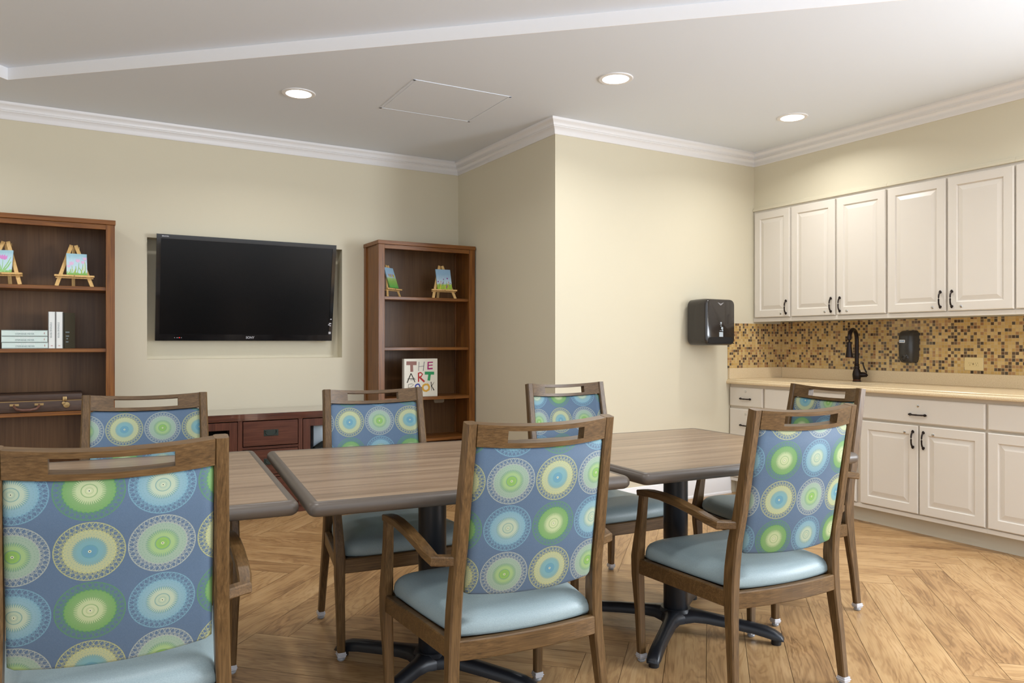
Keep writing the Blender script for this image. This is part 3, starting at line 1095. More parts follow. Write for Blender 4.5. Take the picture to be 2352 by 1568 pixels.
def bookcase(x0, lab, port=False):
    W_, D_, H_ = 0.842, 0.340, 2.012
    t_ = thing('bookcase', lab, 'bookcase', (x0, 5.538, 0), group='tall bookcases flanking the television')
    cz, cx_ = M['cherry_z'], M['cherry_x']
    for s_ in (0, 1):
        a = 0.0 if s_ == 0 else W_ - 0.052
        m_ = MB()
        m_.box(a, a + 0.052, 0.004, 0.050, 0, H_ - 0.030, 0.002)
        a2 = 0.010 if s_ == 0 else W_ - 0.030
        m_.box(a2, a2 + 0.020, 0.045, 0.300, 0.05, H_ - 0.030)
        b = 0.0 if s_ == 0 else W_ - 0.040
        m_.box(b, b + 0.040, 0.296, D_, 0, H_ - 0.030, 0.002)
        m_.build('side', cz, t_, smooth=False)
    MB().box(-0.004, W_ + 0.004, -0.002, D_, H_ - 0.030, H_, 0.002).build('top', cx_, t_, smooth=False)
    MB().box(0.05, W_ - 0.05, 0.008, 0.035, H_ - 0.062, H_ - 0.031, 0.001).build('top_rail', cx_, t_, smooth=False)
    MB().box(0.03, W_ - 0.03, 0.312, 0.320, 0.05, H_ - 0.03).build('back_panel', M['cherry_back'], t_, smooth=False)
    for i, z in enumerate(SH):
        MB().box(0.031, W_ - 0.031, 0.022 if i != 2 else 0.012, 0.311, z - 0.024, z, 0.002).build('shelf', cx_, t_, smooth=False)
    MB().box(0.031, W_ - 0.031, 0.012, 0.311, 0.075, 0.11, 0.002).build('shelf', cx_, t_, smooth=False)
    MB().box(0.05, W_ - 0.05, 0.016, 0.036, 0.0, 0.075).build('plinth', cx_, t_, smooth=False)
    if port:
        m_ = MB()
        m_.loft([[(x, y, z) for x, z in rrect(0.095, 0.052, 0.014, 4, 0.655, 0.728)] for y in (0.305, 0.3125)])
        m_.build('cable_port', flat('port_beige', (176, 166, 146)), t_)
    return t_


bookcase(2.046, 'tall cherry bookcase in the corner, right of the television', True)
bookcase(-0.602, 'tall cherry bookcase at the left edge, left of the television')

# media console
mc = thing('media_console', 'low dark cherry media console under the television', 'console', (1.207, 5.42, 0), 0)
HW = 0.835
MB().box(-HW, HW, -0.006, 0.455, 0.672, 0.720, 0.003).build('top', M['polished_top'], mc, smooth=False)
for x in (-HW, HW - 0.03):
    MB().box(x, x + 0.03, 0.004, 0.45, 0.0, 0.672).build('side', M['cherry_dark_z'], mc, smooth=False)
for x in (-0.222, 0.192):
    MB().box(x, x + 0.030, 0.0, 0.44, 0.05, 0.672, 0.001).build('divider', M['cherry_dark_z'], mc, smooth=False)
MB().box(-HW + 0.03, HW - 0.03, 0.430, 0.445, 0.05, 0.672).build('back_panel', M['black_in'], mc, smooth=False)
MB().box(-HW + 0.03, HW - 0.03, 0.01, 0.43, 0.05, 0.075).build('bottom_shelf', M['cherry_dark_x'], mc, smooth=False)
MB().box(-HW + 0.03, HW - 0.03, 0.02, 0.05, 0.0, 0.05).build('plinth', M['cherry_dark_x'], mc, smooth=False)
m_ = MB()
for z in (0.470, 0.268):
    m_.box(-0.192, 0.192, 0.003, 0.43, z, z + 0.018, 0.001)
m_.build('drawer_rail', M['cherry_dark_x'], mc, smooth=False)
verd = new_mat('verdigris_bronze', (58, 66, 62), 0.4, 0.6)
for (z0, z1) in ((0.494, 0.666), (0.290, 0.466), (0.080, 0.264)):
    dr = MB().box(-0.187, 0.187, -0.004, 0.30, z0, z1, 0.002).build('drawer', M['cherry_dark_x'], mc, smooth=False)
    zc = (z0 + z1) / 2 + 0.002
    m_ = MB()
    m_.box(-0.050, 0.050, -0.0065, -0.003, zc - 0.022, zc + 0.022, 0.001)
    m_.tube([(-0.038, -0.012, zc + 0.016), (-0.038, -0.014, zc), (-0.028, -0.016, zc - 0.011), (0, -0.017, zc - 0.014), (0.028, -0.016, zc - 0.011), (0.038, -0.014, zc), (0.038, -0.012, zc + 0.016)], 0.003, 8)
    for s_ in (-1, 1):
        m_.box(s_ * 0.038 - 0.005, s_ * 0.038 + 0.005, -0.014, -0.006, zc + 0.012, zc + 0.020, 0.001)
    m_.build('handle', verd, dr, smooth=False)
glass = new_mat('clear_glass', (240, 245, 245), 0.02)
gb = glass.node_tree.nodes['Principled BSDF']
gb.inputs['Transmission Weight'].default_value = 1.0
gb.inputs['IOR'].default_value = 1.05
for s_ in (-1, 1):
    a, b = (-0.802, -0.226) if s_ < 0 else (0.226, 0.802)
    m_ = MB()
    fw = 0.052
    m_.box(a, a + fw, -0.002, 0.020, 0.080, 0.666, 0.001)
    m_.box(b - fw, b, -0.002, 0.020, 0.080, 0.666, 0.001)
    m_.box(a + fw, b - fw, -0.002, 0.020, 0.080, 0.132, 0.001)
    m_.box(a + fw, b - fw, -0.002, 0.020, 0.614, 0.666, 0.001)
    d = m_.build('door', M['cherry_dark_z'], mc, smooth=False)
    MB().box(a + fw, b - fw, 0.008, 0.012, 0.132, 0.614).build('pane', glass, d, smooth=False)
    MB().box(a, b, 0.05, 0.42, 0.36, 0.378).build('shelf', M['cherry_dark_x'], mc, smooth=False)
# items inside the console
b_ = MB().box(0.0, 0.07, 0.0, 0.20, 0.0, 0.235, 0.003).build('storage_box', flat('frosted_white', (206, 216, 230), 0.3))
b_.location = (1.530, 5.50, 0.379)
tag(b_, 'white upright box behind the glass door of the console', 'box')
b_ = MB()
b_.tube([(-0.06, 0, 0.03), (-0.03, 0, 0.055), (0.02, 0, 0.085), (0.06, 0, 0.088), (0.085, 0, 0.06)], [0.028, 0.033, 0.034, 0.03, 0.012], 12)
b_ = b_.build('headphone_case', M['rubber'])
b_.location = (1.575, 5.475, 0.375)
tag(b_, 'black rounded gadget case in front of the white box in the console', 'case')
b_ = MB().box(0.0, 0.03, 0.0, 0.19, 0.0, 0.17, 0.002).build('video_case', flat('video_red', (130, 26, 34), 0.4))
b_.location = (0.900, 5.50, 0.379)
tag(b_, 'dark red case behind the left glass door of the console', 'case')


# ------------------------------------------------------------------ easels and small paintings
def easel(name_lab, x, y, z, rz, sc=1.0):
    e = thing('display_easel', name_lab, 'easel', (x, y, z), rz, group='miniature pine easels')
    e.scale = (sc, sc, sc)
    A = 0.275
    # front legs lean back; apex at (0, .075, .275)
    for s_ in (-1, 1):
        MB().tube([(s_ * 0.100, 0.0, 0.0), (s_ * 0.012, 0.072, 0.272)], 0, rect=(0.022, 0.010), up=(0, -1, 0.26)).build('leg', M['pine'], e, smooth=False)
    MB().tube([(0.004, 0.140, 0.0), (0.0, 0.080, 0.262)], 0, rect=(0.020, 0.010), up=(0, 1, 0.2)).build('leg', M['pine'], e, smooth=False)
    m_ = MB()
    m_.box(-0.112, 0.112, -0.012, 0.010, 0.062, 0.074, 0.001)
    m_.build('ledge', M['pine'], e, smooth=False)
    MB().box(-0.104, 0.108, 0.010, 0.026, 0.052, 0.060, 0.001).build('cross_bar', M['pine'], e, smooth=False)
    m_ = MB()
    m_.tube([(0.016, 0.078, 0.255), (0.034, 0.078, 0.255)], 0.0025, 8)
    m_.box(0.030, 0.034, 0.072, 0.084, 0.246, 0.264, 0.001)
    m_.lathe([(0.0, 0.0), (0.004, 0.0), (0.004, -0.004), (0.0, -0.005)], (0.0, -0.012, 0.068), 10, 'y')
    m_.build('wing_nut', M['brass'], e, smooth=False)
    return e


def canvas_mat(name, stops):
    m = new_mat(name, (180, 200, 210), 0.6)
    t = NT(m)
    o = t.sep(t.coord())
    n_ = t.noise(t.vm('MULTIPLY', t.coord(), (90, 1, 26)), 1.0, 3)
    f = t.m('ADD', t.m('DIVIDE', o[2], 0.13), t.m('MULTIPLY_ADD', n_, 0.36, -0.18))
    t.link(t.ramp(f, stops), t.b.inputs['Base Color'])
    return m


def painting(lab, x, y, z, rz, w, h, cm, marks, sc=1.0, lean=14.5):
    """canvas standing on the ledge of an easel, leaning back with it"""
    p = thing('painting', lab, 'painting', (x, y, z), rz, group='small flower paintings on easels')
    p.rotation_euler = (0, 0, 0)
    p.matrix_world = Matrix.Translation((x, y, z)) @ Matrix.Rotation(rz, 4, 'Z') @ Matrix.Translation((0, -0.005, 0.0745)) @ Matrix.Rotation(-R(lean), 4, 'X')
    c = MB().box(-w / 2, w / 2, 0.0, 0.010, 0.0, h, 0.001).build('canvas', cm, p, smooth=False)
    for nm, colr, strokes in marks:
        m_ = MB()
        for pts, ww in strokes:
            ribbon(m_, pts, ww, -0.0002 * (strokes.index((pts, ww)) % 4), 0.0007)
        m_.build(nm, flat(nm + '_' + '_'.join(map(str, colr)), colr), c, smooth=False)
    return p


def tulip(cx, cz, s_):
    return [([(cx - s_ * 0.9, cz + s_), (cx - s_ * 0.5, cz - s_ * 0.3), (cx, cz - s_)], [0.002, s_ * 0.9, 0.003]),
            ([(cx, cz + s_), (cx, cz), (cx, cz - s_)], [0.003, s_ * 1.1, 0.003]),
            ([(cx + s_ * 0.9, cz + s_), (cx + s_ * 0.5, cz - s_ * 0.3), (cx, cz - s_)], [0.002, s_ * 0.9, 0.003])]


def stem(x0, z0, x1, z1, w_=0.004):
    return ([(x0, z0), ((x0 + x1) / 2 + 0.003, (z0 + z1) / 2), (x1, z1)], [w_, w_ * 0.9, w_ * 0.4])


sky_m = canvas_mat('pale_sky_canvas', [(0.0, (120, 175, 90)), (0.10, (150, 200, 130)), (0.14, (196, 222, 230)), (0.75, (190, 218, 232)), (1.0, (160, 200, 214))])
grass_m = canvas_mat('grass_canvas', [(0.02, (90, 165, 78)), (0.40, (140, 185, 90)), (0.62, (170, 198, 130)), (0.72, (178, 206, 224)), (1.0, (160, 196, 224))])
blue_m = canvas_mat('blue_sky_canvas', [(0.05, (150, 185, 60)), (0.30, (165, 190, 80)), (0.38, (190, 210, 226)), (0.7, (168, 196, 216)), (1.0, (142, 178, 206))])

ez = SH[0]
# left bookcase
EY = 5.60
easel('miniature pine easel on the left bookcase beside its right post', 0.012, EY, ez, R(4))
painting('small canvas with pale pink tulips on the left bookcase', 0.026, EY, ez, R(4), 0.116, 0.145, sky_m, [
    ('pink_petals', (226, 190, 222), tulip(-0.030, 0.078, 0.013) + tulip(0.006, 0.098, 0.012) + tulip(0.034, 0.088, 0.010) + tulip(0.045, 0.112, 0.011) + tulip(-0.046, 0.058, 0.009)),
    ('green_stems', (160, 192, 100), [stem(-0.03, 0.01, -0.028, 0.062), stem(0.0, 0.008, 0.012, 0.082), stem(0.022, 0.01, 0.034, 0.075), stem(-0.045, 0.005, -0.035, 0.04, 0.006), stem(-0.012, 0.01, -0.006, 0.06, 0.006), stem(0.045, 0.01, 0.046, 0.09), stem(-0.02, 0.008, -0.008, 0.04, 0.007), stem(0.03, 0.008, 0.012, 0.05, 0.006)]),
    ('cream_leaves', (226, 226, 176), [stem(-0.048, 0.01, -0.05, 0.045, 0.003), stem(-0.016, 0.012, -0.03, 0.05, 0.003), stem(0.018, 0.012, 0.040, 0.055, 0.004), stem(0.038, 0.02, 0.044, 0.1, 0.003)]),
    ('grass_tufts', (122, 178, 88), [([(-0.052, 0.005), (0.052, 0.006)], 0.009), stem(0.03, 0.0, 0.045, 0.03, 0.008)])])
easel('miniature pine easel cut off by the left edge of the photo', -0.378, EY, ez, R(-14))
painting('small canvas with a magenta tulip, cut off by the left edge', -0.378, EY, ez, R(-14), 0.108, 0.145, sky_m, [
    ('magenta_petals', (214, 140, 206), tulip(-0.002, 0.100, 0.015) + tulip(0.012, 0.096, 0.014) + tulip(-0.04, 0.11, 0.012)),
    ('green_stems', (150, 204, 130), [stem(0.0, 0.01, 0.002, 0.085), stem(0.01, 0.02, 0.045, 0.10, 0.006), stem(0.015, 0.01, 0.048, 0.07, 0.008), stem(-0.01, 0.0, 0.03, 0.03, 0.012), stem(0.0, 0.01, -0.03, 0.09, 0.006)])])
# right bookcase
easel('miniature pine easel turned sideways at the left of the right bookcase', 2.215, 5.645, ez, R(36), 0.94)
painting('small canvas of yellow and purple flowers over green grass, turned sideways', 2.215, 5.645, ez, R(36), 0.125, 0.172, grass_m, [
    ('purple_petals', (172, 120, 180), [([(x, 0.095), (x - 0.002, 0.118)], 0.007) for x in (-0.036, -0.014, 0.004, 0.022)]),
    ('yellow_petals', (206, 204, 60), [([(x, 0.092), (x - 0.001, 0.115)], 0.008) for x in (-0.025, -0.004, 0.032, 0.040)])], lean=19)
easel('miniature pine easel facing front at the right of the right bookcase', 2.636, EY, ez, R(0))
painting('small canvas of blue sky with tiny purple wildflowers', 2.640, EY, ez, R(0), 0.132, 0.172, blue_m, [
    ('purple_blooms', (140, 70, 150), tulip(-0.004, 0.086, 0.004) + tulip(0.030, 0.094, 0.006) + [([(-0.055, 0.06), (-0.055, 0.07)], 0.010), ([(-0.020, 0.045), (-0.008, 0.062)], 0.005), ([(0.056, 0.05), (0.057, 0.056)], 0.007), ([(0.012, 0.01), (0.022, 0.035)], 0.006)]),
    ('orange_blooms', (206, 130, 50), [([(-0.032, 0.065), (-0.028, 0.067)], 0.010), ([(-0.032, 0.06), (-0.037, 0.02)], 0.003), ([(0.036, 0.06), (0.040, 0.064)], 0.009), ([(0.040, 0.055), (0.020, 0.015)], 0.003)]),
    ('green_leaves', (90, 160, 80), [stem(-0.05, 0.02, -0.048, 0.055), stem(-0.02, 0.03, -0.004, 0.078), stem(0.03, 0.01, 0.05, 0.06), stem(0.012, 0.03, 0.02, 0.07, 0.003)]),
    ('yellow_leaves', (206, 206, 70), [stem(-0.045, 0.0, -0.04, 0.04, 0.008), stem(0.0, 0.0, 0.006, 0.04, 0.006), stem(0.03, 0.0, 0.03, 0.05, 0.006)])])


# ------------------------------------------------------------------ books
def book(lab, w, d, h, loc, rot, cover, spine_text, group, horizontal=False):
    """w = spine width (thickness), d = depth, h = height; spine faces -y"""
    t_ = thing('book', lab, 'book', loc, group=group)
    t_.rotation_euler = rot
    m_ = MB()
    m_.box(0, w, 0.0, 0.003, 0, h, 0.001)
    m_.box(0, 0.003, 0, d, 0, h)
    m_.box(w - 0.003, w, 0, d, 0, h)
    m_.build('cover', cover, t_, smooth=False)
    MB().box(0.003, w - 0.003, 0.003, d - 0.004, 0.004, h - 0.004).build('pages', M['page'], t_, smooth=False)
    if spine_text:
        rotm = Matrix(((0, 1, 0, 0), (0, 0, -1, 0), (-1, 0, 0, 0), (0, 0, 0, 1)))
        text_mesh('STEPHENIE MEYER', 0.0135, M['grey'], 'lettering', t_, Matrix.Translation((w * 0.36, -0.0004, h * 0.5)) @ rotm, width=0.100)
        text_mesh('THE CHEMIST', 0.0145, M['white_paper'], 'lettering', t_, Matrix.Translation((w * 0.72, -0.0004, h * 0.5)) @ rotm, width=0.105)
        m_ = MB()
        m_.box(w * 0.36, w * 0.46, -0.0008, 0, 0.015, 0.019)
        m_.box(w * 0.52, w * 0.62, -0.0008, 0, 0.015, 0.019)
        m_.build('publisher_mark', flat('mark_red', (150, 60, 50)), t_, smooth=False)
    return t_


cov = new_mat('pale_aqua_cover', (208, 226, 222), 0.35)
cov2 = new_mat('white_cover', (226, 230, 228), 0.35)
zs = SH[1]
for i, (dx, lab) in enumerate(((0.002, 'pale hardback lying flat, bottom of the stack of three'), (0.0, 'pale hardback lying flat, middle of the stack of three'), (0.0, 'pale hardback lying flat, top of the stack of three'))):
    book(lab, 0.038, 0.155, 0.242, (-0.135 + dx, 5.570, zs + 0.001 + 0.0385 * i), (0, R(-90), 0), cov, True, 'pale hardbacks lying in a stack')
book('white upright hardback, next to the stack of lying books', 0.038, 0.155, 0.232, (-0.131, 5.570, zs + 0.001), (0, 0, 0), cov2, True, 'white hardbacks standing upright')
book('white upright hardback, between its twin and the dark leaning book', 0.038, 0.155, 0.232, (-0.090, 5.570, zs + 0.001), (0, 0, 0), cov2, True, 'white hardbacks standing upright')
# dark book turned so that its cover shows
t_ = thing('book', 'dark hardback with its cover showing, leaning beside the white books', 'book', (-0.044, 5.585, zs + 0.001), R(38))
dk = new_mat('dark_olive_cover', (66, 62, 50), 0.2)
m_ = MB()
m_.box(0, 0.002, 0, 0.035, 0, 0.228)
m_.box(0, 0.075, 0, 0.002, 0, 0.228)
m_.box(0, 0.075, 0.033, 0.035, 0, 0.228)
m_.build('cover', dk, t_, smooth=False)
MB().box(0.002, 0.073, 0.002, 0.033, 0.003, 0.225).build('pages', M['page'], t_, smooth=False)
m_ = MB()
for (z, a, b) in ((0.10, 0.008, 0.035), (0.075, 0.010, 0.032), (0.058, 0.014, 0.024), (0.038, 0.010, 0.028)):
    m_.box(a, b, -0.001, 0.0, z, z + 0.007)
m_.build('lettering', M['grey'], t_, smooth=False)

# the art book
ab = thing('art_book', 'white book with colourful painted letters standing on the right bookcase', 'book', (2.275, 5.585, SH[2] + 0.001), R(0))
m_ = MB()
m_.box(0, 0.292, 0, 0.003, 0, 0.305, 0.001)
m_.box(0, 0.292, 0.037, 0.040, 0, 0.305, 0.001)
m_.box(0, 0.003, 0, 0.040, 0, 0.305)
m_.build('cover', flat('book_white', (226, 222, 208), 0.35), ab, smooth=False)
MB().box(0.003, 0.286, 0.003, 0.037, 0.004, 0.301).build('pages', M['page'], ab, smooth=False)
K = 0.292 / 540.0      # crop pixels to metres; crop cover spans x 228..768, z 150..762


def sp(pts):
    return [((x - 228) * K, 0.303 - (y - 150) * (0.303 / 610)) for x, y in pts]


letters = [
    ((150, 108, 100), [([(266, 215), (428, 218)], 0.030), ([(348, 220), (352, 355)], 0.024)]),
    ((110, 108, 118), [([(468, 195), (460, 345)], 0.004), ([(552, 195), (534, 345)], 0.005), ([(458, 275), (540, 265)], 0.0035)]),
    ((166, 24, 110), [([(616, 200), (612, 322)], 0.011), ([(612, 207), (692, 205)], 0.009), ([(614, 258), (688, 250)], 0.008), ([(614, 312), (688, 306)], 0.011)]),
    ((50, 46, 36), [([(340, 380), (310, 450), (278, 530)], 0.008), ([(340, 380), (372, 450), (402, 522)], 0.007), ([(285, 468), (400, 462)], 0.005), ([(330, 485), (412, 478)], 0.003)]),
    ((178, 40, 40), [([(458, 378), (460, 520)], 0.011), ([(452, 382), (495, 370), (522, 395), (505, 430), (468, 446)], 0.010), ([(478, 446), (520, 488), (555, 520)], 0.014)]),
    ((40, 150, 92), [([(560, 380), (712, 384)], 0.024), ([(640, 385), (624, 502)], 0.022)]),
    ((70, 68, 62), [([(300, 555), (296, 612), (290, 680)], 0.003), ([(300, 556), (350, 546), (382, 560), (350, 590), (300, 606), (372, 640), (350, 675), (292, 680)], 0.003)]),
    ((46, 62, 160), [([(448, 552), (412, 575), (408, 620), (425, 665), (455, 682), (485, 660), (488, 610), (470, 565), (450, 553)], 0.011)]),
    ((216, 166, 56), [([(580, 560), (535, 580), (525, 620), (545, 662), (585, 672), (625, 650), (632, 605), (612, 570), (584, 560)], 0.016)]),
    ((40, 38, 34), [([(662, 525), (666, 600), (668, 672)], [0.007, 0.004, 0.002]), ([(712, 528), (672, 592)], [0.002, 0.006]), ([(672, 592), (710, 665)], [0.004, 0.009])]),
]
for colr, st in letters:
    m_ = MB()
    for pts, w_ in st:
        ribbon(m_, sp(pts), w_, -0.0003 * st.index((pts, w_)), 0.0008)
    m_.build('painted_letter', flat('ink_' + '_'.join(map(str, colr)), colr), ab, smooth=False)

# suitcase
sc_ = thing('suitcase', 'slim brown leather suitcase lying on the lower left shelf', 'suitcase', (-0.245, 5.558, SH[2] + 0.001))
MB().box(-0.30, 0.30, 0.0, 0.285, 0.0, 0.068, 0.006).build('body', M['leather'], sc_)
MB().box(-0.30, 0.30, 0.0, 0.285, 0.070, 0.112, 0.006).build('lid', M['leather'], sc_)
m_ = MB()
m_.box(-0.298, 0.298, 0.004, 0.28, 0.066, 0.072)
m_.build('seam', M['brass'], sc_, smooth=False)
m_ = MB()
m_.tube([(-0.065, -0.002, 0.050), (-0.066, -0.016, 0.040), (-0.052, -0.028, 0.024), (-0.020, -0.032, 0.018), (0.020, -0.032, 0.018), (0.052, -0.028, 0.024), (0.066, -0.016, 0.040), (0.065, -0.002, 0.050)], [0.005, 0.007, 0.0085, 0.0085, 0.0085, 0.0085, 0.007, 0.005], 10)
m_.build('handle', new_mat('polished_brown', (104, 72, 62), 0.2), sc_)
m_ = MB()
for x in (-0.065, 0.065):
    m_.box(x - 0.024, x + 0.024, -0.003, 0.001, 0.042, 0.056, 0.001)
m_.build('handle_plate', M['brass'], sc_, smooth=False)
for x in (-0.200, 0.205):
    m_ = MB()
    m_.box(x - 0.014, x + 0.010, -0.006, 0.001, 0.064, 0.094, 0.003)
    m_.lathe([(0.0, 0.0), (0.020, 0.0), (0.018, -0.005), (0.0, -0.007)], (x + 0.008, 0.0, 0.040), 18, 'y')
    m_.lathe([(0.0, 0.0), (0.010, 0.0), (0.010, -0.008), (0.0, -0.009)], (x - 0.008, -0.001, 0.052), 14, 'y')
    m_.build('latch', M['brass'], sc_)


# ------------------------------------------------------------------ tables
def table(lab, near_right, w, d, ang, col_xy, base_rot):
    """near_right corner (x, y) of the top, w along the front, d in depth"""
    a = R(ang)
    ux, uy = Vector((math.cos(a), math.sin(a))), Vector((-math.sin(a), math.cos(a)))
    c = Vector(near_right) - ux * (w / 2) + uy * (d / 2)
    t_ = thing('dining_table', lab, 'table', (c.x, c.y, 0), a, group='square pedestal tables pushed together')
    ZT = 0.770
    m_ = MB()
    m_.loft([[(x, y, z) for x, y in rrect(w - 0.056, d - 0.056, 0.004, 2)] for z in (0.735, ZT)])
    m_.build('tabletop', M['laminate'], t_, smooth=False)
    m_ = MB()
    prof = [(0.029, ZT - 0.003), (0.029, ZT), (0.024, ZT + 0.0006), (0.014, ZT + 0.0002), (0.007, ZT - 0.004), (0.002, ZT - 0.010), (0.0, ZT - 0.018), (0.001, ZT - 0.028), (0.006, ZT - 0.036), (0.014, ZT - 0.041), (0.029, ZT - 0.042)]
    m_.loft([[(x, y, z) for x, y in rrect(w - 2 * i_, d - 2 * i_, max(0.030 - i_ * 0.85, 0.004), 6)] for i_, z in prof], cap=False)
    m_.build('vinyl_edge', M['vinyl_edge'], t_, angle=50)
    # pedestal in table coordinates
    q = Vector(col_xy) - c
    px, py = q.dot(ux), q.dot(uy)
    m_ = MB()
    m_.box(px - 0.20, px + 0.20, py - 0.03, py + 0.03, 0.722, 0.735)
    m_.box(px - 0.03, px + 0.03, py - 0.20, py + 0.20, 0.722, 0.735)
    m_.build('mounting_plate', M['black_metal'], t_, smooth=False)
    MB().lathe([(0.0, 0.095), (0.049, 0.095), (0.051, 0.10), (0.051, 0.728), (0.0, 0.728)], (px, py, 0), 36).build('column', M['black_metal'], t_)
    MB().lathe([(0.0, 0.040), (0.045, 0.040), (0.062, 0.060), (0.070, 0.085), (0.062, 0.097), (0.0, 0.100)], (px, py, 0), 36).build('hub', M['black_metal'], t_)
    for k in range(4):
        aa = R(base_rot + 90 * k) - a
        dx, dy = math.cos(aa), math.sin(aa)
        nx, ny = -dy, dx
        m_ = MB()
        rings = []
        for (s_, zb_, zt_, hw) in ((0.0, 0.045, 0.096, 0.060), (0.055, 0.046, 0.096, 0.050), (0.085, 0.050, 0.094, 0.034), (0.13, 0.050, 0.090, 0.027), (0.22, 0.044, 0.082, 0.025), (0.32, 0.036, 0.073, 0.025), (0.37, 0.028, 0.066, 0.026), (0.40, 0.022, 0.056, 0.026), (0.425, 0.020, 0.042, 0.024), (0.435, 0.020, 0.028, 0.020)):
            ring = []
            for (u_, v_) in ((-1, 0), (1, 0), (1, 0.45), (0.8, 0.8), (0.45, 1), (-0.45, 1), (-0.8, 0.8), (-1, 0.45)):
                ring.append((px + dx * s_ + nx * hw * u_, py + dy * s_ + ny * hw * u_, zb_ + (zt_ - zb_) * v_))
            rings.append(ring)
        m_.loft(rings)
        arm = m_.build('base_arm', M['black_metal'], t_, angle=60)
        MB().lathe([(0.0, 0.0), (0.019, 0.0), (0.020, 0.004), (0.019, 0.024), (0.0, 0.024)], (px + dx * 0.405, py + dy * 0.405, 0), 18).build('glide', M['rubber'], arm)
    return t_


table('square wood-top table in the middle, behind the centre chair', (1.618, 1.961), 1.060, 1.117, -6.5, (1.140, 2.525), 34)
table('square wood-top table on the right, below the wall cabinets', (2.762, 1.909), 1.086, 1.014, -3.3, (2.215, 2.405), 36)
table('square wood-top table on the left, half hidden by the nearest chair', (0.556, 2.131), 1.080, 1.120, -5.2, (0.085, 2.760), 37)


# ------------------------------------------------------------------ chairs
RAKE = 0.176


def back_y(z):
    return -0.212 - (z - 0.525) * RAKE


def leg_sections(secs, s_):
    rings = []
    for (cx, cy, z, wx, wy, tilt) in secs:
        k = min(wx, wy) * 0.16
        w, h = wx / 2, wy / 2
        pr_ = [(w - k, -h), (w, -h + k), (w, h - k), (w - k, h), (-w + k, h), (-w, h - k), (-w, -h + k), (-w + k, -h)]
        rings.append([(s_ * cx + a, cy + b, z + b * tilt) for a, b in pr_])
    return rings


def dip(x):
    return -0.011 * (1 - min(1, (x / 0.215) ** 2))


def bow(x):
    return -0.030 * (1 - min(1, (x / 0.215) ** 2))


def bent_bar(mb, x0, x1, z0, z1, th, n=14):
    """piece of the curved top rail between heights z0..z1"""
    rings = []
    for i in range(n + 1):
        x = x0 + (x1 - x0) * i / n
        ring = []
        for (z, o_) in ((z0, -th / 2), (z1, -th / 2), (z1, th / 2), (z0, th / 2)):
            y = back_y(z) + bow(x) + o_
            ring.append((x, y, z + dip(x) + o_ * RAKE))
        rings.append(ring)
    mb.loft(rings)


def soft_leg(mb, secs, s_):
    mb.loft(leg_sections(secs, s_))


